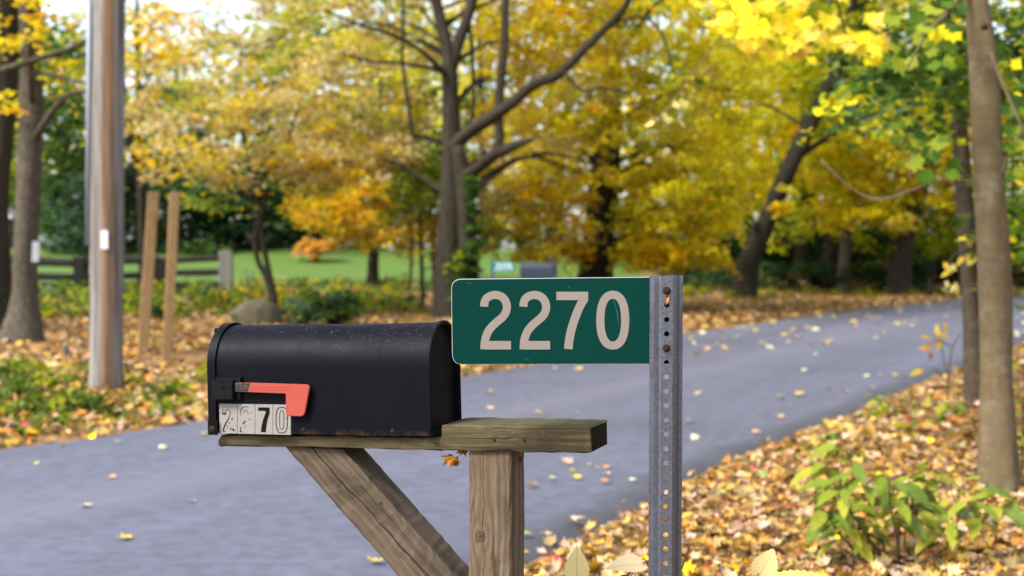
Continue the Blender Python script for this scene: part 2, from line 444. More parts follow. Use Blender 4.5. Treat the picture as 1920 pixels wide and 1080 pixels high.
gx = np.sinh(np.linspace(-5.2, 5.2, 261)) * 3.2; gx = gx[np.abs(gx) < 420]
gy = np.r_[np.linspace(-40, 2, 22), np.geomspace(2.5, 500, 250)]
GX, GY = np.meshgrid(gx, gy); GZ = ground_z(GX, GY)
V = np.c_[GX.ravel(), GY.ravel(), GZ.ravel()]
ny, nx = GX.shape; idx = np.arange(nx * ny).reshape(ny, nx)
F = np.stack([idx[:-1, :-1], idx[:-1, 1:], idx[1:, 1:], idx[1:, :-1]], -1).reshape(-1, 4)
t = NT('leaf strewn earth'); v = t.coord()
cell = t.voro(v, 14, 'F1', 'Color'); fac = t.sep(cell)[0]
c = t.ramp(fac, [(.0, (0.045, 0.024, 0.0105)), (.2, (0.165, 0.0825, 0.02625)), (.4, (0.2475, 0.1425, 0.0375)), (.6, (0.21, 0.105, 0.0375)), (.8, (0.255, 0.165, 0.075)), (1, (0.135, 0.0675, 0.0225))], 'CONSTANT')
cell2 = t.voro(v, 30, 'F1', 'Color'); c = t.mix(.45, c, t.ramp(t.sep(cell2)[1], [(0, (0.0375, 0.0225, 0.0105)), (.5, (0.18, 0.0975, 0.03)), (1, (0.24, 0.15, 0.0675))]))
soil = t.noise(v, .9, 5, .6); c = t.mix(t.ramp(soil, [(.5, 0.0), (.68, .7)]), c, (.075, .05, .03))
M_GROUND = t.done(t.bsdf(c, .85, 0, .2, t.bump(t.voro(v, 14), .7, .03)))
tag(link('ground', np_mesh('ground', V, F, smooth=True), M_GROUND), 'leaf strewn earth on both sides of the road', None, None, 'structure')

# road
ys = np.r_[np.linspace(-18.8, 2, 40), np.linspace(2.1, 40, 420), np.linspace(40.2, 71.8, 160)]
xl, xr = xfar(ys), xnear(ys)
n1 = np.convolve(R.normal(size=len(ys)), np.hanning(9) / 4, 'same') * .05 + np.convolve(R.normal(size=len(ys)), np.hanning(31) / 16, 'same') * .12
n2 = np.convolve(R.normal(size=len(ys)), np.hanning(7) / 4, 'same') * .07 + np.convolve(R.normal(size=len(ys)), np.hanning(31) / 16, 'same') * .16
xl = xl + n1; xr = xr + n2
us = np.array([0, .03, .08, .17, .27, .38, .5, .62, .73, .82, .89, .95, 1])
RV = np.array([[a + (b - a) * u, y, .012 + .02 * math.sin(PI * u) ** .7 - (.04 if u in (0, 1) else 0)] for a, b, y in zip(xl, xr, ys) for u in us])
ri = np.arange(len(RV)).reshape(len(ys), 13)
RF = np.stack([ri[:-1, :-1], ri[:-1, 1:], ri[1:, 1:], ri[1:, :-1]], -1).reshape(-1, 4)
t = NT('asphalt'); v = t.coord()
rot = t.mapping(v, (1, 1, 1), (0, 0, 0), (0, 0, math.radians(26)))
n_f = t.noise(v, 160, 3, .7); n_m = t.noise(v, 1.1, 5, .6); streak = t.noise(t.mapping(rot, (1.1, .05, 1)), 1.2, 4, .55)
c = t.mix(t.ramp(streak, [(.35, 0.0), (.65, 1.0)]), (.056, .060, .100), (.094, .097, .154))
c = t.mix(t.math('MULTIPLY', n_m, .45), c, (.050, .052, .070))
c = t.mix(t.ramp(n_f, [(.35, .0), (.75, .5)]), c, (.15, .15, .17))
pale = t.noise(t.mapping(rot, (3, .5, 1)), 1.6, 6, .7); c = t.mix(t.ramp(pale, [(.6, 0.0), (.75, .3)]), c, (.17, .16, .175))
mot = t.noise(v, 9, 5, .7); c = t.mix(t.ramp(mot, [(.42, .45), (.6, 0.0)]), c, (.034, .035, .046)); pat = t.noise(v, .25, 3, .5); c = t.mix(t.ramp(pat, [(.5, 0.0), (.62, .35)]), c, (.042, .043, .058))
ed = t.n('Attribute', attribute_name='edge', attribute_type='GEOMETRY').outputs['Fac']
ed = t.math('ADD', ed, t.math('MULTIPLY', t.math('SUBTRACT', n_m, .5), .5))
c = t.mix(t.ramp(ed, [(.25, 0.0), (.75, .8)]), c, (.024, .023, .027))
ck = t.voro(t.mapping(rot, (.7, .22, 1)), 1.0, 'DISTANCE_TO_EDGE'); ck = t.math('ADD', ck, t.math('MULTIPLY', t.noise(v, 5, 4), .03))
c = t.mix(t.ramp(ck, [(.010, .22), (.016, 0.0)]), c, (.03, .03, .036))
seam = t.math('ABSOLUTE', t.math('SUBTRACT', t.n('Attribute', attribute_name='across', attribute_type='GEOMETRY').outputs['Fac'], t.math('MULTIPLY_ADD', n_m, .06, .42)))
c = t.mix(t.ramp(seam, [(.0, .35), (.13, 0.0)]), c, (.125, .12, .145))
M_ROAD = t.done(t.bsdf(c, t.ramp(n_m, [(.3, .5), (.7, .66)]), 0, .5, t.bump(t.math('ADD', n_f, t.math('MULTIPLY', t.voro(v, 90), .8)), .45, .006)))
rme = np_mesh('road', RV, RF, smooth=True)
a_ = rme.attributes.new('edge', 'FLOAT', 'POINT'); uu = np.tile(us, len(ys)); a_.data.foreach_set('value', np.clip(np.maximum(1 - (1 - uu) / .11, (1 - uu / .05) * .6), 0, 1).astype(np.float32))
a_ = rme.attributes.new('across', 'FLOAT', 'POINT'); a_.data.foreach_set('value', uu.astype(np.float32))
tag(link('road', rme, M_ROAD), 'narrow grey asphalt lane curving away to the right', None, None, 'structure')

# lawn behind the fence
ly = np.linspace(30, 95, 90); lx = np.linspace(-75, 14, 120)
LX, LY = np.meshgrid(lx, ly); s = s_far(LX, LY); edge = 14.5 + 1.2 * np.sin(LX * .5) + .8 * np.sin(LX * 1.3 + LY)
LZ = ground_z(LX, LY) + .03
keep = (s > edge) & (LX < 1.0 + .08 * LY)
li = np.arange(LX.size).reshape(LX.shape)
LF = np.stack([li[:-1, :-1], li[:-1, 1:], li[1:, 1:], li[1:, :-1]], -1).reshape(-1, 4)
LF = LF[keep.ravel()[LF].all(axis=1)]
t = NT('mown lawn'); v = t.coord(); nn = t.noise(v, 1.2, 5, .6); nb = t.noise(v, 18, 4, .7)
c = t.mix(nn, (0.0495, 0.1122, 0.0132), (0.1122, 0.1782, 0.0231)); c = t.mix(t.math('MULTIPLY', nb, .5), c, (0.033, 0.066, 0.0099))
lf = t.voro(v, 3.0, 'F1'); c = t.mix(t.ramp(lf, [(.06, 1.0), (.1, 0.0)]), c, (.5, .32, .06))
M_LAWN = t.done(t.bsdf(c, .7, 0, .3, t.bump(nb, .6, .03)))
tag(link('lawn', np_mesh('lawn', np.c_[LX.ravel(), LY.ravel(), LZ.ravel()], LF, smooth=True), M_LAWN), 'bright green mown lawn beyond the rail fence', None, None, 'structure')

# ------------------------------------------------------------------ fallen leaves (carpet) and low green cover
def carpet(name, n, area, pal, size, tv, tf, lift=.02, tilt=.55, label=None):
    """area: function returning n candidate x,y"""
    x, y = area(n); z = ground_z(x, y) + R.uniform(.004, lift, len(x))
    nr = R.normal(size=(len(x), 3)) * tilt; nr[:, 2] = np.abs(nr[:, 2]) + 1
    col = pick(pal, len(x))
    V, F, c = scatter(tv, tf, np.c_[x, y, z], nr, R.uniform(0, 6.28, len(x)), size * R.uniform(.42, 1.35, len(x)), np.clip(col * R.uniform(.55, 1.1, (len(x), 1)), 0, .8), .15)
    return V, F, c
def merge(parts):
    n = 0; Vs, Fs, cs = [], [], []
    for V, F, c in parts: Vs.append(V); Fs.append(F + n); cs.append(c); n += len(V)
    return np.vstack(Vs), np.vstack(Fs), np.vstack(cs)
LIT = {'pink': 3.4, 'straw': 3, 'amber': 5.2, 'gold': .5, 'rust': 2.8, 'brn': 2.6, 'red': .25}
LIT_FAR = {'amber': 3, 'rust': 2, 'straw': 1.8, 'brn': 2.6, 'pink': 1.4}
def near_right(y0, y1, w):
    def f(n):
        y = y0 + (y1 - y0) * R.uniform(0, 1, n) ** 1.3; e = xnear(y)
        tt = R.uniform(0, 1, n) ** .9 * w - R.exponential(.06, n) * (R.uniform(size=n) < .3); return e + tt, y
    return f
def far_left(y0, y1, s0, s1):
    def f(n):
        y = R.uniform(y0, y1, n); return xfar(y) - (s0 + (s1 - s0) * R.uniform(0, 1, n)) / .87 + R.exponential(.10, n) * (R.uniform(size=n) < .25), y
    return f
A = merge([carpet('', 12500, near_right(4.5, 10.5, 4.2), LIT, .078, curl(MAPLE_V, .6, .9), MAPLE_F, .05, .65),
           carpet('', 12500, near_right(4.5, 10.5, 4.2), LIT, .072, curl(MAPLE_V, -.7, -1.0, .9), MAPLE_F, .05, .65),
           carpet('', 8500, near_right(10, 18, 6), LIT, .10, curl(MAPLE_V, .3, .5), MAPLE_F, .05, .6)])
tag(link('leaf_litter', np_mesh('leaf_litter', *A), M_LITTER), 'thick litter of tan and orange fallen leaves beside the signpost', None, None, 'stuff')
B = merge([carpet('', 16000, near_right(17, 46, 12), LIT, .15, DIA_V, DIA_F, .05),
           carpet('', 9000, far_left(7, 24, -.05, 3.5), LIT, .11, DIA_V, DIA_F, .05),
           carpet('', 16000, far_left(9, 32, .3, 13), LIT_FAR, .13, DIA_V, DIA_F, .05),
           carpet('', 14000, far_left(20, 58, -.05, 6), LIT_FAR, .15, DIA_V, DIA_F, .06)])
tag(link('leaf_litter', np_mesh('leaf_litter', *B), M_LITTER), 'orange and brown fallen leaves along the far verge', None, None, 'stuff')
# green ground cover on the far verge
G = Crown()
def patch(px0, py0, px1, py1, m, per, rad, size, pal, flat=.5):
    cs = []
    for _ in range(m):
        p, d = on_ground(R.uniform(px0, px1), R.uniform(py0, py1), 90); p[2] += rad * .35
        if max(s_far(p[0], p[1]), s_near(p[0], p[1])) > rad * 1.1: cs.append(p)
    if cs: G.add(cs, per, rad, size, pal, flat, .6, .3)
patch(-60, 690, 180, 790, 46, 50, .2, .08, {'lime': 3, 'grn': 3, 'yg': 1})
patch(230, 700, 420, 770, 12, 34, .18, .08, {'lime': 2, 'grn': 2, 'yg': 2})
patch(-60, 735, 380, 830, 30, 24, .13, .07, {'grn': 2, 'lime': 2, 'yg': 1})
patch(-60, 545, 430, 600, 120, 60, .45, .13, {'grn': 4, 'lime': 2, 'bg': 1, 'yg': 2, 'gold': .5})
patch(430, 534, 800, 592, 130, 60, .42, .14, {'yg': 3, 'grn': 3, 'lime': 2, 'tan': 1, 'gold': 1, 'bg': 1})
patch(1280, 545, 1780, 560, 60, 40, .3, .13, {'yg': 2, 'grn': 2, 'lime': .6, 'gold': 1})
patch(1500, 740, 1920, 860, 26, 26, .13, .07, {'lime': 3, 'yg': 2, 'grn': 2})
patch(1550, 700, 1800, 790, 12, 26, .13, .07, {'lime': 2, 'yg': 2, 'tan': 1})
patch(1860, 560, 1990, 640, 22, 40, .4, .12, {'grn': 2, 'yg': 2})
G.c = [c_ * .68 for c_ in G.c]
tag(G.build('ground_cover', M_LEAF), 'low green ground cover plants among the fallen leaves', None, None, 'stuff')
# grass tufts at the near edge of the far verge
gn = 7000
y = R.uniform(7, 20, gn); x = xfar(y) - R.uniform(.05, 3.2, gn); blade = np.array([(-.06, 0, 0), (.06, 0, 0), (.0, 1, .35)]); 
cl = np.sin(x * 2.3) * np.sin(y * 1.7 + x) > -.1; x, y = x[cl], y[cl]
V, F, c = scatter(np.array([(-.05, 0, 0), (.05, 0, 0), (0, .9, .0)]), np.array([(0, 1, 2)]), np.c_[x, y, ground_z(x, y)], np.c_[R.normal(size=(len(x), 2)), R.normal(size=len(x)) * .25], np.zeros(len(x)) + R.normal(size=len(x)) * .3, R.uniform(.06, .13, len(x)), pick({'grn': 2, 'lime': 2, 'yg': 1}, len(x)))
tag(link('grass', np_mesh('grass', V, F, c), M_LEAF), 'short grass growing through the leaves on the far verge', None, None, 'stuff')

# ------------------------------------------------------------------ trees
def stem_path(rows, d, d1=None):
    """rows of photo x, y, width seen at distance d -> world x,y,z,r"""
    out = []
    for i, (px, py, wd) in enumerate(rows):
        dd = d if d1 is None else d + (d1 - d) * i / (len(rows) - 1)
        p = P(px, py, dd); out.append((*p, wd / 2 * dd / FPX))
    return out

def tree(name, label, cat, base_px, d, trunk, crown=None, bark=M_BARK, branches=(), leafmat=None, group=None, limbs=0, seed=1, n=12, flare=1.5):
    b = P(*base_px, d); b[2] = gz(b[0], b[1])
    root = empty(name, b, label, cat, group)
    paths = [stem_path(r, d) for r in trunk]
    # root flare that meets the ground
    p0 = np.array(paths[0][0]); r0 = p0[3]
    foot = [(b[0], b[1], b[2] - .25, r0 * flare * 1.15), (b[0] * .5 + p0[0] * .5, b[1], b[2] + .06, r0 * flare)]
    if p0[2] > b[2] + .35: foot.append((p0[0], p0[1], b[2] + .3, r0 * 1.12))
    paths[0] = foot + [q for q in paths[0] if q[2] > b[2] + .32]
    def add(nm, me, mat):
        me.transform(Matrix.Translation(-Vector(b))); return link(nm, me, mat, root)
    add('trunk', tube_mesh('trunk', paths, n=n, sub=5, seed=seed), bark)
    for br in branches:
        rows, dd0, dd1 = br
        add('branch', tube_mesh('branch', [stem_path(rows, dd0, dd1)], n=8, sub=5, seed=seed + 3), bark)
    if crown:
        cr = Crown(); cr.boxes(crown)
        if limbs:
            cc = np.vstack(cr.centers); main = smooth_path(paths[0], 6); ps = []
            rg = np.random.default_rng(seed)
            for k in rg.choice(len(cc), min(limbs, len(cc)), replace=False):
                e = cc[k]; dist = np.linalg.norm(main[:, :2] - e[:2], axis=1)
                cand = np.where(main[:, 2] < e[2] - .15 * dist)[0]
                i = cand[-1] if len(cand) else len(main) // 2
                a = main[i]; mid = (a[:3] + e) / 2 + np.array([0, 0, .12 * np.linalg.norm(e - a[:3])])
                r = min(a[3] * .35, .07)
                ps.append([(*a[:3], r), (*mid, r * .6), (*e, r * .2)])
            me = tube_mesh('branches', ps, n=6, sub=4, seed=seed + 5)
            o = add('branch', me, bark); o['kind'] = 'stuff'
        V = np.vstack(cr.V) - b
        o = link('crown', np_mesh('crown', V, np.vstack(cr.F), np.vstack(cr.c)), leafmat or M_LEAF, root); o['kind'] = 'stuff'
    return root

GD = {'gold': 4, 'yel': 3, 'org': .6, 'yg': .6}
# the forked maple in the middle
maple = tree('maple_tree', 'big grey forked tree with spreading bare limbs and ivy behind the green sign', 'tree', (852, 575), 30,
  [[(838, 575, 52), (840, 480, 46), (844, 400, 43), (847, 300, 38), (845, 200, 32), (843, 130, 30), (838, 85, 24), (822, 20, 20), (808, -60, 17), (790, -200, 12), (770, -400, 6)],
   [(845, 140, 22), (858, 85, 22), (874, 40, 20), (886, 0, 19), (905, -90, 15), (930, -260, 10), (940, -420, 5)]],
  [(620, -60, 840, 150, 30.5, 34, 60, 50, .55, .14, {'tan': 3, 'yel': 3, 'yg': 1}),
   (560, 60, 800, 330, 30.5, 36, 110, 55, .55, .14, {'tan': 5, 'yg': 1.5, 'gold': 1, 'grn': .5}),
   (400, -90, 640, 80, 30.5, 34, 34, 42, .5, .14, {'tan': 3, 'yg': 1.5, 'gold': 1}),
   (880, -60, 1180, 130, 30.4, 34, 95, 60, .55, .14, {'yel': 5, 'gold': 1, 'tan': 1.5, 'yg': .6}),
   (900, 100, 1150, 330, 31, 36, 80, 60, .55, .14, {'yel': 4, 'tan': 2, 'gold': 1.5}),
   (640, -800, 1200, -60, 26, 36, 150, 60, .8, .18, {'yel': 3, 'gold': 2, 'tan': 2})],
  M_BARK, [([(852, 275, 30), (872, 253, 26), (922, 219, 24), (964, 190, 22), (1000, 160, 20), (1048, 139, 18), (1107, 80, 16), (1158, 30, 14), (1182, -10, 12), (1215, -120, 6)], 29.9, 28.5),
           ([(868, 330, 24), (890, 318, 24), (926, 290, 22), (950, 280, 20), (978, 268, 16), (1000, 262, 7)], 29.8, 29),
           ([(928, 290, 20), (936, 255, 18), (934, 215, 17), (939, 150, 17), (946, 89, 16), (948, 0, 15), (955, -120, 10), (950, -260, 5)], 29.5, 30),
           ([(880, 575, 42), (877, 480, 37), (873, 400, 34), (868, 330, 31), (858, 275, 26)], 29.9, 29.8),
           ([(880, 235, 8), (887, 200, 8), (886, 100, 7), (878, 30, 6), (870, -60, 4)], 30, 30.2),
           ([(838, 140, 12), (824, 128, 10), (786, 93, 9), (727, 62, 8), (667, 44, 6), (608, 18, 4)], 30, 28.5),
           ([(836, 142, 10), (816, 130, 8), (756, 119, 6), (697, 115, 5), (638, 98, 3)], 30, 29),
           ([(840, 268, 10), (824, 266, 8), (795, 256, 8), (774, 250, 8), (765, 190, 7), (755, 110, 6), (756, 0, 5), (760, -100, 3)], 30, 29.5),
           ([(1060, 135, 7), (1090, 170, 6), (1130, 165, 5), (1180, 175, 4)], 29, 28),
           ([(1170, 40, 7), (1200, 30, 6), (1240, 60, 5), (1260, 130, 4)], 28.5, 27.5)], limbs=26, seed=4, n=16, flare=1.3)
iv = Crown(); iv.boxes([(876, 330, 898, 540, 29.2, 29.7, 60, 36, .16, .09, {'grn': 3, 'dg': 3}), (845, 470, 900, 560, 29.0, 29.6, 40, 36, .18, .09, {'grn': 2, 'dg': 3, 'yg': .5})])
o = link('ivy', np_mesh('ivy', np.vstack(iv.V) - np.array(maple.location), np.vstack(iv.F), np.vstack(iv.c)), M_LEAF, maple); o['kind'] = 'stuff'

tree('maple_tree', 'dark trunked tree with drooping gold leaves behind the far mailbox', 'tree', (1118, 560), 36,
  [[(1116, 545, 74), (1122, 470, 62), (1128, 400, 56), (1136, 300, 52), (1142, 220, 44), (1150, 100, 34), (1160, -80, 26), (1165, -300, 14)]],
  [(960, 330, 1100, 480, 33, 35, 40, 60, .5, .15, {'gold': 5, 'yel': 2, 'tan': 1}), (1050, 430, 1100, 500, 34, 35, 8, 50, .4, .15, 'gold'),
   (960, 200, 1120, 380, 36.6, 38, 60, 60, .55, .15, {'tan': 2, 'yel': 3, 'gold': 2}),
   (1175, 300, 1380, 430, 33, 37, 64, 65, .6, .16, {'gold': 2.5, 'yel': 4, 'yg': 2.2, 'lemon': .6}), (1165, 455, 1360, 500, 33, 36, 22, 55, .45, .16, {'gold': 3, 'yel': 3}), (1175, 400, 1340, 490, 34, 37, 40, 60, .5, .16, {'gold': 3, 'yel': 3, 'yg': 1}),
   (1040, 60, 1420, 290, 32.5, 39, 135, 65, .6, .17, {'yel': 4, 'gold': 1, 'yg': 2, 'lemon': 2}), (1000, -700, 1450, 60, 30, 38, 120, 60, .9, .2, {'yel': 3, 'gold': 3})],
  M_BARK_DARK, limbs=26, seed=7, flare=1.25)

tree('maple_tree', 'dark leaning tree with sloping trunk over the far roadside bank', 'tree', (1396, 548), 46,
  [[(1394, 545, 46), (1404, 490, 41), (1426, 440, 38), (1452, 380, 34), (1478, 320, 32), (1515, 240, 31), (1550, 170, 29), (1580, 105, 24), (1600, 0, 18), (1640, -160, 10)],],
  [(1440, 350, 1480, 400, 43, 45, 4, 50, .5, .17, {'yel': 4, 'gold': 2, 'yg': 1}), (1210, 310, 1370, 430, 41, 45, 50, 60, .7, .19, {'yel': 3, 'gold': 1.5, 'yg': 3}), (1300, 200, 1500, 330, 46.5, 50, 60, 60, .7, .19, {'yg': 3, 'yel': 2, 'gold': 2}),
   (1530, 250, 1700, 420, 47, 50, 100, 60, .7, .18, {'yel': 4, 'gold': 1.5, 'yg': 2, 'lemon': 1}), (1380, 60, 1620, 330, 50, 56, 90, 60, .9, .22, {'yg': 2, 'yel': 3, 'gold': 1}), (1500, 120, 1740, 280, 46.8, 52, 70, 60, .8, .19, {'yg': 3, 'yel': 2, 'grn': 1.4}),
   (1250, -600, 1850, 140, 40, 52, 170, 60, 1.1, .24, {'yg': 3, 'yel': 3, 'grn': 2})],
  M_BARK_DARK, limbs=20, seed=9, flare=1.1)
tree('maple_tree', 'grey trunked tree leaning right beside the black mailbox on a post', 'tree', (1684, 548), 50,
  [[(1684, 545, 44), (1690, 480, 40), (1703, 420, 38), (1718, 370, 36), (1740, 280, 30), (1770, 120, 22), (1800, -80, 12)]],
  [(1560, 300, 1800, 400, 48, 52, 44, 60, .8, .2, {'yel': 4, 'gold': 3, 'yg': 1}), (1650, 420, 1820, 480, 50, 54, 30, 50, .7, .2, {'yg': 2, 'grn': 2}),
   (1640, 120, 1960, 320, 44, 54, 80, 60, .9, .21, {'gold': 3, 'yel': 2, 'yg': 2, 'org': .6})], M_BARK, limbs=16, seed=13, flare=1.15)
for i, (bx, tx, wd, d, lab, bk) in enumerate([
    (1582, 1590, 25, 52, 'slim pale grey trunk in the dark wood beside the far bank', M_BARK_GREY),
    (1556, 1562, 34, 56, 'thick dark trunk standing just left of the slim pale trunk', M_BARK_DARK),
    (1500, 1512, 30, 58, 'dark trunk in the shaded wood near the leaning tree', M_BARK_DARK),
    (1475, 1468, 18, 60, 'thin brown trunk just right of the leaning tree foot', M_BARK),
    (1345, 1340, 36, 58, 'dark trunk in shade just left of the leaning tree', M_BARK_DARK),
    (1282, 1286, 16, 56, 'thin dark trunk seen beside the top of the sign post', M_BARK_DARK),
    (1630, 1636, 20, 62, 'thin dark trunk between the pale trunk and grey leaning tree', M_BARK_DARK),
    (1528, 1530, 14, 64, 'thin pale stem deep in the shaded wood', M_BARK_GREY),
    (1770, 1776, 22, 60, 'dark trunk deep in the wood right of the black mailbox', M_BARK_DARK),
    (1445, 1440, 12, 62, 'very thin pale stem behind the leaning tree', M_BARK_GREY)]):
    tree('woodland_tree', lab, 'tree', (bx, 540), d, [[(bx, 540, wd), (bx * .6 + tx * .4, 470, wd * .9), (tx, 400, wd * .82), (tx + 3, 250, wd * .7), (tx + 6, 60, wd * .5), (tx + 4, -120, wd * .25)]],
         [(bx - 110, 120, bx + 110, 400, d - 3, d + 4, 34, 50, 1.0, .25, [{'yel': 3, 'yg': 2}, {'yg': 3, 'grn': 2}, {'gold': 3, 'yel': 2}][i % 3]), (bx - 130, -200, bx + 130, 130, d - 3, d + 4, 40, 50, 1.1, .28, {'yg': 2, 'grn': 2, 'yel': 2})],
         bk, limbs=8, seed=20 + i, n=10, flare=1.2, group='trunks in the shaded wood')

# trees of the left side
tree('roadside_tree', 'tall grey-brown trunk with a small white tag near the left edge', 'tree', (42, 655), 21.6,
  [[(42, 650, 58), (46, 560, 50), (48, 470, 46), (52, 380, 44), (58, 250, 46), (60, 150, 44), (58, 60, 42), (54, -40, 38), (48, -250, 26), (46, -500, 10)]],
  [(-160, -300, 300, -10, 17, 25, 34, 50, .6, .13, {'yel': 3, 'gold': 3}), (-60, -30, 100, 80, 18, 22, 12, 30, .4, .12, {'yel': 3, 'gold': 3}),
   (80, 90, 200, 190, 19, 24, 8, 36, .4, .12, {'gold': 2, 'yg': 1})],
  M_BARK_GREY, [([(-30, 150, 15), (0, 133, 14), (67, 112, 12), (140, 88, 10), (175, 68, 8), (230, 40, 4)], 19, 19.5), ([(60, 138, 8), (100, 140, 7), (140, 152, 5), (175, 158, 3)], 19.3, 19)], limbs=10, seed=31, flare=1.35)
tree('roadside_tree', 'dark trunk cut off by the left edge of the photo', 'tree', (-14, 640), 24,
  [[(-14, 620, 60), (-10, 400, 50), (0, 250, 52), (8, 120, 56), (14, 0, 56), (20, -120, 44), (30, -400, 16)]],
  [(-300, -500, 200, -120, 20, 28, 50, 50, .7, .15, {'yel': 2, 'gold': 3}), (-20, 150, 30, 230, 20, 23, 4, 24, .35, .12, {'gold': 3, 'yel': 2})], M_BARK, limbs=8, seed=33)
tree('ornamental_tree', 'small tree with twisted twin stem and tan gold leaves behind the boulder', 'tree', (510, 560), 31,
  [[(512, 556, 18), (500, 520, 13), (484, 490, 11), (478, 450, 11), (486, 410, 13), (482, 360, 12), (466, 300, 9), (450, 220, 6), (440, 140, 3)],
   [(512, 552, 15), (504, 510, 11), (494, 460, 11), (490, 410, 10), (510, 340, 9), (540, 270, 6), (560, 190, 3)],
   [(486, 400, 9), (440, 330, 7), (400, 270, 5), (350, 230, 3)], [(478, 380, 8), (500, 330, 7), (520, 250, 4)]],
  [(250, 110, 620, 310, 28, 34, 125, 50, .5, .13, {'tan': 5, 'gold': 2.5, 'yg': 1.2, 'grn': .5}), (280, 280, 480, 340, 29, 33, 22, 50, .45, .13, {'gold': 2, 'tan': 4, 'yg': 1}), (540, 240, 760, 330, 31, 35, 50, 50, .5, .14, {'tan': 4, 'gold': 2, 'yg': 1}),(560, 300, 640, 420, 30, 34, 14, 40, .4, .13, {'gold': 3, 'tan': 2, 'lime': 1}),
   (530, 280, 720, 350, 29, 33, 40, 50, .45, .13, {'tan': 3, 'gold': 2, 'lime': 1}), (340, 340, 470, 400, 29, 32, 10, 36, .35, .13, {'lime': 2, 'gold': 1})],
  M_BARK, limbs=34, seed=35, n=8)
tree('maple_tree', 'golden tree standing behind the utility pole and timber posts', 'tree', (270, 520), 44,
  [[(270, 510, 20), (266, 400, 17), (262, 250, 14), (258, 100, 10), (256, -40, 5)]],
  [(170, 60, 420, 280, 40, 47, 56, 50, .8, .18, {'gold': 1.5, 'tan': 3, 'yg': 2, 'grn': 1.5}), (230, 0, 340, 120, 40, 46, 20, 45, .7, .18, {'gold': 3, 'org': 1}), (400, -50, 640, 90, 40, 46, 30, 40, .6, .17, {'tan': 2, 'yg': 1})],
  M_BARK_DARK, limbs=16, seed=37, n=8)
tree('maple_tree', 'orange and gold leaved tree behind the lawn left of the forked tree', 'tree', (700, 500), 48,
  [[(700, 490, 20), (703, 420, 18), (708, 300, 14), (714, 150, 9), (716, 20, 4)]],
  [(560, 345, 740, 420, 43, 47, 60, 60, .6, .18, {'gold': 5, 'org': 2.5, 'yel': 1}), (640, 400, 800, 455, 43, 48, 40, 55, .6, .18, {'gold': 4, 'tan': 3, 'org': 1}),
   (600, 260, 830, 380, 44, 50, 80, 55, .8, .19, {'lime': 3, 'yg': 2, 'grn': 2}), (560, 60, 860, 280, 45, 52, 90, 50, .8, .2, {'tan': 3, 'yel': 2, 'grn': 2, 'yg': 2, 'dg': .7})],
  M_BARK, limbs=14, seed=39, n=8)
tree('maple_tree', 'lime green and tan young tree right beside the forked tree', 'tree', (790, 545), 34,
  [[(792, 540, 9), (790, 470, 8), (786, 400, 7), (780, 320, 5), (776, 240, 3)], [(768, 540, 6), (772, 470, 6), (770, 380, 4)], [(815, 540, 9), (812, 450, 8), (806, 370, 5)]],
  [(730, 280, 850, 420, 32, 35, 50, 50, .45, .14, {'lime': 3, 'yg': 2, 'grn': 1}), (750, 400, 850, 490, 32, 35, 22, 40, .4, .14, {'gold': 3, 'tan': 2, 'lime': 1}), (900, 330, 1010, 480, 33, 36, 46, 50, .45, .14, {'yg': 3, 'tan': 2, 'lime': 1, 'gold': 1})],
  M_BARK_THIN, limbs=10, seed=41, n=7)
# evergreens and shrubs beyond the lawn
def shrub(name, label, rows, cat='shrub', stems=6, seed=1, mat=None, base=None, d=None):
    bx, by = base; b = P(bx, by, d); b[2] = gz(b[0], b[1])
    root = empty(name, b, label, cat)
    cr = Crown(); cr.boxes(rows)
    o = link('foliage', np_mesh('foliage', np.vstack(cr.V) - b, np.vstack(cr.F), np.vstack(cr.c)), mat or M_LEAF, root); o['kind'] = 'stuff'
    cc = np.vstack(cr.centers) - b; rg = np.random.default_rng(seed)
    ps = [[(rg.normal() * .08, rg.normal() * .08, -.1, .05), (*(c * .5 + np.array([0, 0, .1])), .03), (*c, .01)] for c in cc[rg.choice(len(cc), min(stems, len(cc)), replace=False)]]
    link('stem', tube_mesh('stem', ps, n=6, sub=3, seed=seed), M_BARK_DARK, root)
    return root
shrub('evergreen_tree', 'dark evergreen mass at the back of the lawn behind the small twisted tree', [(380, 350, 590, 470, 66, 72, 160, 70, 1.0, .26, {'dg': 6, 'bg': .4}), (320, 280, 620, 360, 68, 76, 110, 60, 1.2, .28, {'dg': 3, 'grn': 2, 'bg': 1})], 'tree', 10, 51, base=(470, 478), d=70)
shrub('evergreen_tree', 'blue green conifer seen between the left trunk and the pole', [(70, 330, 190, 475, 60, 66, 100, 60, 1.0, .25, {'bg': 4, 'grn': 3, 'dg': 1}), (60, 170, 200, 340, 60, 68, 100, 60, 1.1, .26, {'dg': 3, 'grn': 3, 'yg': .6})], 'tree', 8, 52, base=(130, 480), d=63)
shrub('evergreen_tree', 'dark green conifer behind the two timber posts', [(225, 300, 400, 475, 62, 70, 130, 60, 1.1, .26, {'dg': 3, 'bg': 3, 'grn': 2})], 'tree', 8, 53, base=(300, 480), d=66)
shrub('orange_shrub', 'small rusty orange shrub at the far edge of the lawn', [(565, 448, 615, 474, 60, 61, 16, 60, .45, .18, {'org': 4, 'pink': 1})], 'shrub', 5, 54, base=(590, 476), d=60.5)
shrub('holly_shrub', 'dark low shrub beside the boulder on the far verge', [(575, 548, 665, 592, 26, 27.5, 40, 60, .22, .09, {'dg': 4, 'grn': 3, 'bg': 1})], 'shrub', 6, 55, base=(620, 600), d=27)
shrub('leafy_shrub', 'pale blue green shrub spilling over the mossy rock', [(540, 560, 600, 600, 26, 26.5, 16, 50, .18, .08, {'bg': 4, 'lime': 1})], 'shrub', 4, 56, base=(560, 605), d=26.3)
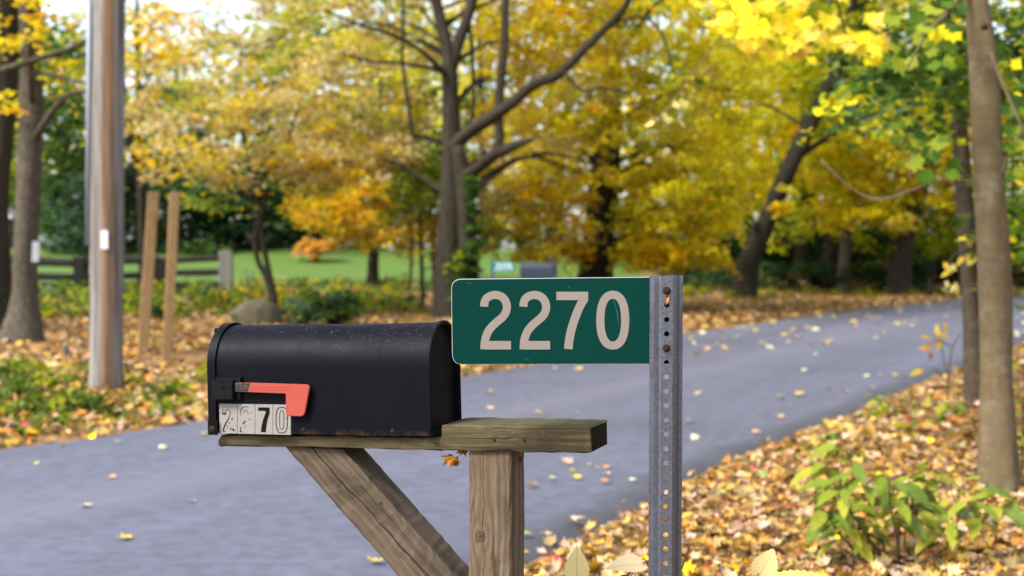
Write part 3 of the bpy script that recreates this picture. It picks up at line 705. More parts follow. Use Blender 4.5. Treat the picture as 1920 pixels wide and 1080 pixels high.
shrub('leafy_shrub', 'dark green shrub at the left edge below the trees', [(-60, 520, 25, 590, 24, 27, 26, 60, .4, .12, {'dg': 3, 'bg': 2, 'grn': 1})], 'shrub', 4, 57, base=(-20, 600), d=25)
shrub('leafy_shrub', 'green shrub left of the trunk under the tree canopy', [(-60, 230, 40, 380, 34, 38, 40, 60, .8, .18, {'grn': 3, 'yg': 2})], 'shrub', 4, 58, base=(0, 560), d=36)

# far woods: one mass
W = Crown()
def wood(x0, x1, y0, y1, d0, d1, m, pal, per=46, rad=2.2, size=.55): W.boxes([(x0, y0, x1, y1, d0, d1, m, per, rad, size, pal)])
wood(-1400, 620, 230, 480, 78, 105, 420, {'grn': 4, 'dg': 4, 'bg': 2, 'yg': 1.5, 'gold': 1})
wood(-1400, 100, 60, 260, 80, 100, 150, {'grn': 4, 'dg': 3, 'yg': 2, 'gold': 1})
wood(200, 640, 180, 440, 62, 70, 70, {'dg': 4, 'bg': 2, 'grn': 1.5, 'brn': 1}, 50, 1.2, .4)
wood(100, 520, 150, 260, 80, 100, 60, {'grn': 3, 'bg': 2, 'yg': 1.5, 'gold': 1, 'dg': 3})
wood(520, 900, 60, 470, 75, 100, 260, {'grn': 3, 'yg': 2.5, 'tan': 2, 'gold': 1, 'dg': 4})
wood(520, 900, -80, 90, 75, 100, 60, {'tan': 2, 'yg': 2, 'grn': 1})
wood(400, 560, 60, 160, 75, 100, 14, {'tan': 2, 'yg': 2, 'grn': 2})
wood(120, 420, 10, 130, 75, 95, 46, {'grn': 2, 'tan': 2, 'gold': 2, 'yg': 1}, 40, 1.6, .4)
wood(60, 180, 50, 160, 75, 90, 24, {'grn': 3, 'dg': 2, 'yg': 1})
wood(880, 2000, -100, 440, 70, 110, 700, {'yg': 3, 'yel': 1.6, 'gold': 1, 'grn': 3, 'dg': 4})
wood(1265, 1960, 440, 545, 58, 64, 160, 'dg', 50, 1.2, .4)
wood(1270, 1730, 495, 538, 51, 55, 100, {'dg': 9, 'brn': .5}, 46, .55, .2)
wood(1440, 1820, 410, 470, 52, 56, 40, {'yg': 3, 'grn': 2, 'yel': 1.5}, 40, .7, .2)
wood(1000, 1300, 440, 520, 66, 70, 30, {'dg': 3, 'grn': 1}, 50, 1.2, .4)
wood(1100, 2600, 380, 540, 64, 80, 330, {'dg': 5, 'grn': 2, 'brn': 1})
wood(1900, 3200, -200, 460, 55, 100, 420, {'yg': 3, 'grn': 4, 'gold': 2, 'dg': 2})
wood(880, 2000, -500, -100, 75, 110, 200, {'yg': 3, 'yel': 3, 'grn': 2})
fw = W.build('far_woods', M_LEAF); tag(fw, 'mass of green and golden woodland closing the view', None, None, 'stuff')
ps = []
for _ in range(150):
    px = R.uniform(-1400, 3000); d = R.uniform(62, 100); b = P(px, 500, d); b[2] = gz(b[0], b[1]); h = R.uniform(8, 14); r = R.uniform(.12, .32); lx = R.normal() * .8
    if 900 > px > 380: continue
    ps.append([(b[0], b[1], b[2] - .3, r * 1.2), (b[0] + lx * .3, b[1], b[2] + h * .4, r), (b[0] + lx, b[1], b[2] + h, r * .4)])
tk = link('far_trunks', tube_mesh('far_trunks', ps, n=6, sub=2, seed=61), M_BARK_DARK)
tk.name = 'far_woods_trunks'; tag(tk, 'distant dark trunks standing inside the woodland', None, None, 'stuff')

# near trees on the right, their big leaves built one by one
NEAR_D = 8.1
nm = tree('maple_tree', 'smooth pale brown young maple trunk with big leaves, closest tree on the right', 'tree', (1872, 945), NEAR_D,
  [[(1873, 940, 76), (1870, 880, 66), (1868, 720, 62), (1866, 600, 60), (1862, 480, 59), (1858, 400, 58), (1854, 300, 57), (1849, 200, 54), (1843, 110, 50), (1832, 20, 47), (1822, -60, 45), (1806, -250, 38), (1790, -600, 24), (1785, -1000, 10)]],
  None, M_BARK_SMOOTH,
  [([(1872, 330, 22), (1880, 300, 20), (1886, 282, 12), (1905, 266, 9), (1930, 252, 7), (1990, 200, 4)], 8.05, 8.2),
   ([(1858, 100, 8), (1866, 122, 7), (1890, 180, 6), (1918, 243, 5), (1950, 320, 3)], 8.0, 7.8),
   ([(1846, 345, 7), (1790, 338, 6), (1740, 346, 5.5), (1690, 364, 5), (1650, 374, 5), (1610, 362, 4), (1575, 335, 3.5), (1540, 300, 2.5)], 8.1, 8.3),
   ([(1828, -60, 22), (1760, -90, 18), (1660, -80, 14), (1560, -60, 11), (1480, -30, 8), (1400, 0, 5)], 8.1, 9.2),
   ([(1560, -62, 8), (1570, 0, 6), (1585, 60, 4), (1600, 90, 3)], 8.9, 9.1),
   ([(1420, -8, 4), (1350, 70, 3.2), (1290, 150, 2.6), (1255, 200, 2.2), (1232, 232, 1.6)], 9.1, 8.2),
   ([(1826, -50, 14), (1780, 20, 9), (1740, 60, 6), (1700, 130, 4)], 8.1, 7.5)], seed=71, n=20, flare=1.06)
k = link('knot', tube_mesh('knot', [[(*P(1846, 50, 7.94), .022), (*P(1846, 50, 7.9), .012)]], n=10, sub=2), M_BARK, nm); k.parent = None; k.parent = nm; k.data.transform(Matrix.Translation(-nm.location))
LEAVES = {}
def leaf_mesh(key, col, kind='maple', fold=.2, bend=.3, side=0):
    if key in LEAVES: return LEAVES[key]
    if kind == 'maple': tv, tf = curl(MAPLE_V, fold, bend, side), MAPLE_F
    else: tv, tf = ovate(8, .40, .015, fold, bend)
    me = np_mesh('leaf', tv, tf, np.tile(np.array(col), (len(tf), 1)) * R.uniform(.9, 1.1, (len(tf), 1)))
    me.materials.append(M_LEAF); LEAVES[key] = me; return me
def leaf_obj(parent, me, pos, nrm, spin, size, name='leaf'):
    o = bpy.data.objects.new(name, me); C.objects.link(o)
    n = Vector(nrm).normalized(); q = n.to_track_quat('Z', 'Y')
    m = Matrix.Translation(pos) @ q.to_matrix().to_4x4() @ Matrix.Rotation(spin, 4, 'Z') @ Matrix.Diagonal((size, size, size, 1))
    if parent is not None: o.parent = parent; m = Matrix.Translation(-Vector(parent.location)) @ m
    o.matrix_local = m
    return o
YL = [leaf_mesh(('y', i), c, 'maple', f, b, s) for i, (c, f, b, s) in enumerate([((.78, .64, .02), .3, .4, 0), ((.76, .56, .05), -.2, .5, .3), ((.80, .68, .04), .2, -.5, -.4), ((.74, .52, .09), .4, .2, .3)])]
GL = [leaf_mesh(('g', i), c, 'maple', f, b, s) for i, (c, f, b, s) in enumerate([((0.08, 0.16, 0.016), .3, .4, 0), ((0.12, 0.208, 0.02), -.2, .5, .3), ((0.056, 0.12, 0.02), .3, -.4, .2), ((0.272, 0.32, 0.032), .2, .3, -.3)])]
PLm = [leaf_mesh(('p', i), c, 'maple', .2, .3, .2) for i, c in enumerate([(.52, .45, .12), (.56, .46, .16)])]
def hang(parent, box, dd, n, meshes, size):
    for _ in range(n):
        p = P(R.uniform(box[0], box[2]), R.uniform(box[1], box[3]), R.uniform(*dd))
        nr = (R.normal() * .5, -abs(R.normal()) * .6 - .6, .5 + abs(R.normal()) * .3)
        leaf_obj(parent, meshes[R.integers(len(meshes))], p, nr, PI + R.normal() * .7, size * R.uniform(.75, 1.2))
hang(nm, (1330, -40, 1520, 60), (8.6, 9.6), 62, YL, .17)
hang(nm, (1380, 30, 1650, 115), (8.6, 9.6), 62, YL, .17)
hang(nm, (1580, 0, 1650, 90), (8.6, 9.6), 10, YL, .17)
hang(nm, (1480, -60, 1720, 0), (8.6, 9.6), 18, YL + GL[3:], .17)
hang(nm, (1215, 190, 1290, 245), (8.0, 8.4), 5, PLm, .10)
hang(nm, (1700, 230, 1800, 335), (7.6, 8.3), 15, GL, .15)
hang(nm, (1660, -20, 1800, 120), (7.5, 9), 26, GL, .16)
hang(nm, (1720, 50, 1800, 90), (7.4, 7.8), 4, [GL[3], YL[0]], .17)
hang(nm, (1880, 120, 1960, 330), (8, 9), 14, GL + YL[:1], .15)
hang(nm, (1870, 290, 1960, 480), (8.2, 9.5), 16, GL + YL[1:2], .14)
hang(nm, (1300, -60, 1420, 10), (8.6, 9.6), 10, YL + GL[:1], .17)
cr = Crown(curl(MAPLE_V, .25, .4), MAPLE_F); cr.boxes([(1250, -900, 2300, -120, 6, 11, 60, 34, .42, .13, {'yel': 3, 'lime': 3, 'gold': 1}), (1640, 20, 1960, 190, 10, 15, 60, 30, .45, .13, {'grn': 5, 'lime': .5, 'bg': 1, 'dg': 1, 'yg': 1}), (1580, 110, 1800, 240, 12, 17, 46, 30, .5, .13, {'grn': 4, 'yg': 2, 'lime': .5, 'bg': .7, 'yel': 1.3, 'dg': 1}), (1890, 150, 2100, 480, 10, 16, 50, 34, .5, .13, {'grn': 3, 'lime': 2, 'yel': 1.2})])
o = link('crown', np_mesh('crown', np.vstack(cr.V) - np.array(nm.location), np.vstack(cr.F), np.vstack(cr.c)), M_LEAF, nm); o['kind'] = 'stuff'

t2 = tree('young_tree', 'slim brown trunk just behind the smooth maple trunk at the roadside', 'tree', (1829, 772), 12.9,
  [[(1829, 768, 38), (1826, 700, 35), (1822, 600, 34), (1815, 480, 34), (1810, 400, 33), (1804, 300, 31), (1797, 220, 29), (1788, 150, 27), (1776, 70, 24), (1768, 0, 21), (1755, -150, 16), (1745, -420, 7)]],
  [(1560, -500, 1960, -40, 11, 16, 50, 50, .5, .13, {'grn': 2, 'lime': 2, 'yg': 2})], M_BARK_THIN,
  [([(1816, 455, 7), (1830, 445, 6), (1812, 450, 4), (1800, 462, 3)], 12.7, 12.4), ([(1812, 470, 6), (1795, 476, 4), (1782, 490, 3), (1770, 560, 1.5)], 12.8, 12.2)], limbs=8, seed=75, flare=1.2)
OV = [leaf_mesh(('o', i), c, 'ovate', .15, .3) for i, c in enumerate([(0.465, 0.375, 0.06), (0.495, 0.345, 0.045), (0.45, 0.39, 0.15), (0.375, 0.195, 0.03)])]
hang(t2, (1795, 440, 1830, 490), (12.2, 12.5), 5, OV[:2], .13)
hang(t2, (1772, 490, 1796, 560), (12.1, 12.3), 9, OV[:3], .11)

# ------------------------------------------------------------------ far street furniture
def pole_mat():
    t = NT('weathered pole'); v = t.coord(); x, y, z = t.sep(v)
    st = t.noise(t.mapping(v, (14, 14, .45)), 1.6, 6, .7); c = t.ramp(st, [(.38, (.085, .074, .064)), (.62, (.255, .232, .212))])
    xx = t.math('ADD', t.math('SUBTRACT', x, t.math('MULTIPLY', z, .013)), t.math('MULTIPLY', t.math('SUBTRACT', t.noise(t.mapping(v, (6, 6, 1.2)), 1.2, 5), .5), .07))
    band = t.ramp(t.math('ABSOLUTE', t.math('SUBTRACT', xx, .045)), [(.0, 1.0), (.04, .85), (.085, 0.0)])
    c = t.mix(t.math('MULTIPLY', band, .85), c, t.ramp(st, [(.3, (.10, .048, .018)), (.7, (.26, .14, .062))]))
    low = t.ramp(z, [(.0, .75), (.22, 0.0)]); c = t.mix(t.math('MULTIPLY', low, band), c, (.06, .03, .015))
    return t.done(t.bsdf(c, .85, 0, .2, t.bump(st, .6, .01)))
M_POLE = pole_mat()
pb, pd = on_ground(199, 733)
pole = empty('utility_pole', pb, 'weathered grey utility pole with an orange brown streak on the far verge', 'utility pole')
hp = 11.0; rr = 31 * pd / FPX
def polem(me): return me
prow = [(0, 0, -.3, rr * 1.12), (0, 0, .05, rr * 1.05), (.006, 0, .5, rr * .99), (.03, 0, 2.5, rr * .98), (.07, 0, 5, rr * .93), (.13, 0, hp, rr * .75)]
link('shaft', tube_mesh('shaft', [prow], n=24, rough=.012, sub=6, seed=81), M_POLE, pole)
M_WHITE = plain('white tag', (0.5625, 0.57, 0.6), .5, 0, .4, .1)
M_STEEL = plain('galvanised steel', (.42, .44, .47), .45, .7, .5, .3, 30)
M_PVC = plain('grey conduit', (0.22, 0.2365, 0.275), .5, 0, .5, .15)
bm = bmesh.new(); z_tag = P(207, 450, pd)[2] - pb[2]; box_bm(bm, (.012 + .03, -rr - .004, z_tag), (.075, .006, .19), .002); link('tag', bm_mesh('tag', bm), M_WHITE, pole)
bm = bmesh.new(); cyl_bm(bm, (-rr * .93, -.06, 1.5), (-rr * .93 + .04, -.06, 4.6), .03, .03, 12); link('conduit', bm_mesh('conduit', bm, True), M_PVC, pole)

M_TIMBER = wood_mat('tan timber', (.235, .145, .060), (.11, .062, .024), (.30, .20, .095), freq=40)
for (bx, by, tx, ty, wd, lab) in [(268, 662, 288, 360, 21, 'tan timber post leaning slightly, nearer the utility pole'), (313, 682, 328, 361, 19, 'tan timber post leaning slightly, farther from the utility pole')]:
    b, d = on_ground(bx, by); top = P(tx, ty, d); wdt = wd * d / FPX
    ax = Vector(top - b); L = ax.length + .3
    bm = bmesh.new(); box_bm(bm, (L / 2 - .3, 0, 0), (L, wdt * .95, wdt * .95), .012)
    me = bm_mesh('timber_post', bm); me.materials.append(M_TIMBER)
    X = ax.normalized(); Y = Vector((-.3, 1, 0)); Z = X.cross(Y).normalized(); Y = Z.cross(X)
    o = link('timber_post', me); o.matrix_world = Matrix.Translation(b) @ Matrix((X, Y, Z)).transposed().to_4x4()
    tag(o, lab, 'post', 'pair of tan timber posts')
b, d = on_ground(124, 664); bm = bmesh.new(); cyl_bm(bm, (0, 0, -.05), (0, 0, .11), .04, .036, 14); cyl_bm(bm, (0, 0, .11), (0, 0, .125), .036, .02, 14)
o = link('marker_post', bm_mesh('marker_post', bm), plain('dark grey plastic', (.05, .055, .07), .5)); o.location = b; tag(o, 'short dark grey marker stub among leaves beside the pole', 'marker')
# white tag on the left trunk
bm = bmesh.new(); q = P(67, 472, 21.2); box_bm(bm, (0, 0, 0), (.10, .01, .30), .003); o = link('tag_plate', bm_mesh('tag_plate', bm), M_WHITE); o.location = q; o.rotation_euler = (0, .06, .5)
tag(o, 'white vertical plate fixed to the side of the tall grey-brown trunk', 'plate')
# pillar at the left edge
b = P(3, 552, 33); b[2] = gz(b[0], b[1])
pil = empty('lantern_pillar', b, 'grey pillar with a dark eave and bluish roof at the left edge', 'pillar')
zt = P(0, 430, 33)[2] - b[2]
bm = bmesh.new(); box_bm(bm, (0, 0, zt / 2 - .1), (.2, .2, zt + .2), .01); link('shaft', bm_mesh('shaft', bm), plain('grey stone', (.30, .29, .28), .8, 0, .3, .4, 12), pil)
bm = bmesh.new(); box_bm(bm, (.02, 0, zt + .13), (.55, .45, .24), .02); link('eave', bm_mesh('eave', bm), plain('dark eave', (.08, .055, .04), .7), pil)
bm = bmesh.new(); r = bmesh.ops.create_cone(bm, cap_ends=True, segments=4, radius1=.5, radius2=.22, depth=.26, matrix=Matrix.Translation((.02, 0, zt + .38)) @ Matrix.Rotation(PI / 4, 4, 'Z')); link('roof', bm_mesh('roof', bm), plain('blue grey metal roof', (.33, .38, .46), .4, 0, .6), pil)

# split rail fence
M_RAIL = wood_mat('dark rail', (0.0084, 0.0056, 0.0042), (0.0042, 0.0028, 0.0021), (0.0168, 0.0119, 0.0084), freq=60)
M_POSTG = wood_mat('grey fence post', (0.144, 0.1332, 0.1188), (0.072, 0.0648, 0.054), (0.2088, 0.198, 0.18), freq=40)
fd = 40.0
fence_root = empty('rail_fence', tuple(P(300, 540, fd)[:2]) + (0,), 'dark split rail fence along the front of the lawn', 'fence')
FO = np.array(fence_root.location)
def fpost(px, wd, top, mat, d, dark=False):
    b = P(px, 540, d); b[2] = gz(b[0], b[1]); tp = P(px, top, d); h = tp[2] - b[2]; wm = wd * d / FPX
    bm = bmesh.new(); box_bm(bm, (h / 2 - .15, 0, 0), (h + .3, wm * .8, wm), .03)
    for v_ in bm.verts: v_.co += Vector((0, random.uniform(-.012, .012), random.uniform(-.012, .012)))
    o = link('post', bm_mesh('post', bm), mat, fence_root)
    o.matrix_local = Matrix.Translation(Vector(b - FO)) @ Matrix(((0, 0, -1), (0, 1, 0), (1, 0, 0))).to_4x4()
    return b
posts = [(-130, 24, 468, M_RAIL, 41.2), (10, 18, 476, M_RAIL, 40.8), (152, 24, 482, M_RAIL, 40.2), (302, 22, 492, M_RAIL, 39.6), (424, 24, 470, M_POSTG, 39)]
pp = [fpost(*a) for a in posts]
rails = [((-130, 484), (152, 494), 41, 40.2, 10), ((-130, 508), (152, 520), 41, 40.2, 10), ((-130, 532), (152, 538), 41, 40.2, 8),
         ((152, 494), (302, 488), 40.2, 39.6, 9), ((152, 518), (302, 512), 40.2, 39.6, 9), ((152, 538), (302, 536), 40.2, 39.6, 8), ((302, 488), (424, 483), 39.6, 39, 8), ((302, 512), (424, 510), 39.6, 39, 8), ((302, 537), (424, 535), 39.6, 39, 7)]
for (a, b_, d0, d1, wd) in rails:
    p0, p1 = P(*a, d0), P(*b_, d1); r = wd / 2 * d0 / FPX
    me = tube_mesh('rail', [[(*p0, r * 1.4), (*(p0 * .5 + p1 * .5 + np.array([0, 0, random.uniform(-.04, .04)])), r * 1.6), (*p1, r * 1.4)]], n=7, rough=.12, sub=5, seed=int(wd * 7 + a[1]))
    me.transform(Matrix.Translation(-Vector(FO))); link('rail', me, M_RAIL, fence_root)

# boulders
def boulder(px, py, wpx, hpx, label, col, seed, moss=.2):
    b, d = on_ground(px, py, 60); wm, hm = wpx * d / FPX, hpx * d / FPX
    bm = bmesh.new(); bmesh.ops.create_icosphere(bm, subdivisions=4, radius=1)
    rg = np.random.default_rng(seed); dirs = rg.normal(size=(16, 3)); dirs /= np.linalg.norm(dirs, axis=1)[:, None]; cut = rg.uniform(.72, .95, 16)
    for v_ in bm.verts:
        p = np.array(v_.co); dt = dirs @ p
        for k in range(16):
            if dt[k] > cut[k]: p -= dirs[k] * (dt[k] - cut[k]) * .85
        p *= 1 + .03 * math.sin(7 * p[0] + seed) * math.sin(6 * p[1]) 
        v_.co = Vector((p[0] * wm / 2, p[1] * wm * .4, p[2] * hm * .75 + hm * .25))
    t = NT('boulder stone'); v = t.coord(); n_ = t.noise(v, 3, 6, .65); c = t.ramp(n_, [(.3, tuple(x * .6 for x in col)), (.7, col)])
    ms = t.noise(v, 2.2, 5, .7); c = t.mix(t.ramp(ms, [(.5, 0.0), (.7, moss * 3)]), c, (.12, .13, .05))
    m = t.done(t.bsdf(c, .9, 0, .2, t.bump(n_, .8, .05)))
    o = link('boulder', bm_mesh('boulder', bm, True), m); o.location = b; return tag(o, label, 'boulder')
boulder(483, 608, 116, 54, 'rounded beige boulder at the foot of the small twisted tree', (.125, .105, .066), 3)
boulder(600, 606, 100, 42, 'greyish mossy rock beside the dark low shrub', (.095, .095, .07), 8, .3)

# ------------------------------------------------------------------ the mailbox and its stand
YAW = math.radians(18)
BASE_D = 2.717
base = P(809, 818, BASE_D)                                   # near bottom corner of the box at its back end
L_BOX, W_BOX, H_BOX = .478, .165, .214
U = Vector((math.cos(YAW), -math.sin(YAW), 0)); VV = Vector((math.sin(YAW), math.cos(YAW), 0)); ZZ = Vector((0, 0, 1))
tilt = Matrix.Rotation(math.radians(-1.45), 3, VV)           # the box and its arm slope down a touch towards the door
U2, Z2 = tilt @ U, tilt @ ZZ
FR = Matrix((U2, VV, Z2)).transposed().to_4x4()              # columns: along the box, away, up
org = Vector(base) - U2 * L_BOX
BOX_M = Matrix.Translation(org) @ FR
STAND_M = Matrix.Translation(org) @ Matrix((U, VV, ZZ)).transposed().to_4x4()
def box_pt(x, y, z): return BOX_M @ Vector((x, y, z))

def arch(wd, ht, off=0.0, n=22, flat=.98):
    """arch outline in y,z: straight sides, rounded top; off grows it outwards"""
    hw = wd / 2; rz = hw * flat; zs = ht - rz
    pts = [(-hw - off, -off * 0)]
    for i in range(6): pts.append((-hw - off, zs * (i + 1) / 6))
    for i in range(1, n): 
        a = PI - PI * i / n; pts.append(((hw + off) * math.cos(a), zs + (rz + off) * math.sin(a)))
    for i in range(6): pts.append((hw + off, zs * (6 - i) / 6))
    pts.append((hw + off, 0))
    return [(y + hw, z) for y, z in pts]
def loft(rings, cap0=True, cap1=True, name='m', smooth=True):
    V = []; F = []; n = len(rings[0])
    for r in rings: V += r
    for i in range(len(rings) - 1):
        for j in range(n):
            a, b = i * n + j, i * n + (j + 1) % n; F.append((a, b, b + n, a + n))
    if cap0: F.append(tuple(range(n))[::-1])
    if cap1: F.append(tuple(range((len(rings) - 1) * n, len(rings) * n)))
    me = py_mesh(name, V, F)
    bm = bmesh.new(); bm.from_mesh(me); bmesh.ops.recalc_face_normals(bm, faces=bm.faces[:]); bm.to_mesh(me); bm.free()
    if smooth:
        for p in me.polygons: p.use_smooth = len(p.vertices) == 4
        me.set_sharp_from_angle(angle=math.radians(35))
    return me

t = NT('black enamel'); v = t.coord(); x, y, z = t.sep(v)
peel = t.noise(v, 240, 3, .6); grime = t.noise(v, 9, 6, .65); broad = t.noise(v, 3.2, 4, .5)
c = t.mix(t.math('MULTIPLY', grime, .5), (.0015, .0016, .0036), (.0036, .0037, .0066))
nz = t.sep(t.n('NewGeometry').outputs['Normal'])[2]
spk = t.voro(v, 150, 'F1'); spm = t.noise(v, 22, 4, .7); spd = t.noise(v, 190, 2, .6)
upm = t.ramp(nz, [(.1, 0.0), (.75, 1.0)])
dots = t.math('MULTIPLY', t.ramp(spk, [(.10, 1.0), (.16, 0.0)]), t.ramp(spm, [(.52, 0.0), (.62, 1.0)]))
c = t.mix(t.math('MULTIPLY', dots, t.math('MULTIPLY_ADD', upm, .5, .02)), c, (.34, .34, .36))
dust = t.math('MULTIPLY', t.ramp(spd, [(.52, 0.0), (.66, .35)]), t.math('MULTIPLY', upm, t.ramp(grime, [(.4, .1), (.65, 1.0)])))
c = t.mix(dust, c, (.05, .05, .065))
rust = t.noise(v, 40, 5, .7); low = t.ramp(z, [(.0, .6), (.012, 0.0)])
c = t.mix(t.math('MULTIPLY', low, t.ramp(rust, [(.45, 0.0), (.6, 1.0)])), c, (.055, .028, .014))
M_BOX = t.done(t.bsdf(c, t.ramp(grime, [(.3, .46), (.7, .60)]), 0, .065, t.bump(t.math('ADD', peel, t.math('MULTIPLY', broad, 6)), .32, .0012)))
t = NT('dull black enamel'); v = t.coord(); g = t.noise(v, 30, 6, .7)
c = t.mix(t.ramp(g, [(.45, 0.0), (.75, .7)]), (.0025, .002, .0018), (.010, .006, .004))
sc_ = t.voro(v, 120); c = t.mix(t.ramp(sc_, [(.05, .5), (.09, 0.0)]), c, (.16, .13, .1))
M_BOXEND = t.done(t.bsdf(c, .7, 0, .05, t.bump(g, .3, .002)))
M_RUST = plain('rusty steel', (.034, .014, .007), .8, .1, .2, .7, 260, .5)
M_BLACKP = plain('black plastic', (.0035, .0037, .005), .5, 0, .10, .3, 90, .2)
M_PLATE = plain('aged white plate', (0.2088, 0.1958, 0.1786), .5, 0, .2, .12, 50, 0, (0.1872, 0.1584, 0.1224))
M_INK = plain('black ink', (.004, .004, .004), .7, 0, .06, .3, 200)

mb = empty('mailbox', (0, 0, 0), 'black arched mailbox with a red flag and number plates on a timber arm', 'mailbox'); mb.matrix_world = BOX_M
# body skin with slight dents
rings = []
rg = np.random.default_rng(3)
xs = np.linspace(.016, L_BOX - .008, 40)
for xx in xs:
    ring = []
    for (y_, z_) in arch(W_BOX, H_BOX):
        cy, cz = y_ - W_BOX / 2, z_ - .12
        dent = -.0016 * math.exp(-((xx - .27) / .035) ** 2 - ((z_ - .212) / .02) ** 2) + .0006 * math.sin(xx * 23 + z_ * 15) - .0007 * math.exp(-((xx - .21) / .06) ** 2 - ((z_ - .10) / .05) ** 2)
        k = dent / (math.hypot(cy, cz) + 1e-6)
        ring.append((xx, y_ + cy * k, z_ + cz * k))
    rings.append(ring)
link('body', loft(rings, False, False, 'body'), M_BOX, mb)
# folded back rim and the recessed back wall
o0, o1 = .0035, -.002
me = loft([[(L_BOX - .010, y_, z_) for y_, z_ in arch(W_BOX, H_BOX, .0008)], [(L_BOX - .009, y_, z_) for y_, z_ in arch(W_BOX, H_BOX, o0)], [(L_BOX, y_, z_) for y_, z_ in arch(W_BOX, H_BOX, o0 + .001)],
           [(L_BOX + .0012, y_, z_) for y_, z_ in arch(W_BOX, H_BOX, .001)], [(L_BOX - .004, y_, z_ + .001) for y_, z_ in arch(W_BOX, H_BOX - .002, o1)]], False, False, 'rim')
link('rim', me, M_BOX, mb)
def shrink(p, s): return [((y_ - W_BOX / 2) * s + W_BOX / 2, (z_ - .1) * s + .1) for y_, z_ in p]
me = loft([[(L_BOX - .005, y_, z_ + .001) for y_, z_ in arch(W_BOX, H_BOX - .002, o1)], [(L_BOX - .012, y_, z_) for y_, z_ in shrink(arch(W_BOX, H_BOX), .93)], [(L_BOX - .013, y_, z_) for y_, z_ in shrink(arch(W_BOX, H_BOX), .5)]], False, True, 'back_panel')
link('back_panel', me, M_BOXEND, mb)
# floor pan
bm = bmesh.new(); box_bm(bm, (L_BOX / 2, W_BOX / 2, .004), (L_BOX - .03, W_BOX - .004, .005)); link('floor_pan', bm_mesh('floor_pan', bm), M_BOXEND, mb)
# door with its turned-over rim, pull tab and hinge ear
me = loft([[(.0165, y_, z_ * 1.0) for y_, z_ in arch(W_BOX, H_BOX, .0012)], [(.0175, y_, z_) for y_, z_ in arch(W_BOX, H_BOX, .0045)], [(.001, y_, z_) for y_, z_ in arch(W_BOX, H_BOX, .0050)],
           [(-.002, y_, z_) for y_, z_ in arch(W_BOX, H_BOX, .002)], [(-.004, y_, z_) for y_, z_ in shrink(arch(W_BOX, H_BOX), .9)], [(-.007, y_, z_) for y_, z_ in shrink(arch(W_BOX, H_BOX), .5)]], False, True, 'door')
dr = link('door', me, M_BOX, mb)
bm = bmesh.new(); box_bm(bm, (-.012, W_BOX / 2, H_BOX - .012), (.024, .03, .012), .003); link('pull_tab', bm_mesh('pull_tab', bm), M_BOX, dr)
bm = bmesh.new(); box_bm(bm, (.011, -.0072, .012), (.022, .0022, .030), .0008); link('hinge_ear', bm_mesh('hinge_ear', bm), M_BOXEND, dr)
def screw(parent, x_, z_, r_, mat, y0=0.0, name='screw', h=.0022):
    bm = bmesh.new(); cyl_bm(bm, (x_, y0 + .001, z_), (x_, y0 - h * .4, z_), r_ * 1.5, r_ * 1.45, 18); cyl_bm(bm, (x_, y0 - h * .4, z_), (x_, y0 - h, z_), r_, r_ * .7, 14)
    return link(name, bm_mesh(name, bm), mat, parent)
screw(dr, .010, .010, .0042, M_RUST, -.0085, 'rivet')
# photo pixel on the near face -> box coordinates
def face_xz(px, py):
    o = Vector((0, 0, CAM_H)); dd = Vector(P(px, py, 1.0)) - o
    inv = BOX_M.inverted(); a = inv @ o; b = (inv.to_3x3() @ dd)
    k = -a.y / b.y; q = a + b * k; return q.x, q.z
def z7(a, b): return face_xz(380 + a / 6.75, 680 + b / 6.75)
for (px, py) in [(569, 806), (736, 808)]:
    x_, z_ = face_xz(px, py); screw(mb, x_, z_, .0028, M_RUST)
x_, z_ = face_xz(652, 806); screw(mb, x_, z_, .0018, M_BLACKP)
# flag bracket
def plate_poly(pts, y0, y1, name, bev=0.0):
    bm = bmesh.new(); vs = [bm.verts.new((x_, y0, z_)) for x_, z_ in pts]; f = bm.faces.new(vs)
    r = bmesh.ops.extrude_face_region(bm, geom=[f]); bmesh.ops.translate(bm, verts=[g for g in r['geom'] if isinstance(g, bmesh.types.BMVert)], vec=(0, y1 - y0, 0))
    if bev:
        es = [e for e in bm.edges if all(abs(v_.co.y - y1) < 1e-6 for v_ in e.verts)]; bmesh.ops.bevel(bm, geom=es, offset=bev, segments=2, affect='EDGES')
    return bm_mesh(name, bm)
br = link('flag_bracket', plate_poly([z7(165, 215), z7(438, 215), z7(438, 462), z7(170, 465)], -.0075, -.018, 'flag_bracket', .0022), M_BLACKP, mb)
link('back_plate', plate_poly([z7(182, 180), z7(503, 180), z7(503, 468), z7(200, 480)], .0005, -.0074, 'back_plate', .0015), M_BLACKP, br)
x_, z_ = z7(306, 292); screw(br, x_, z_, .0042, M_BLACKP, -.018, 'screw', .0025)
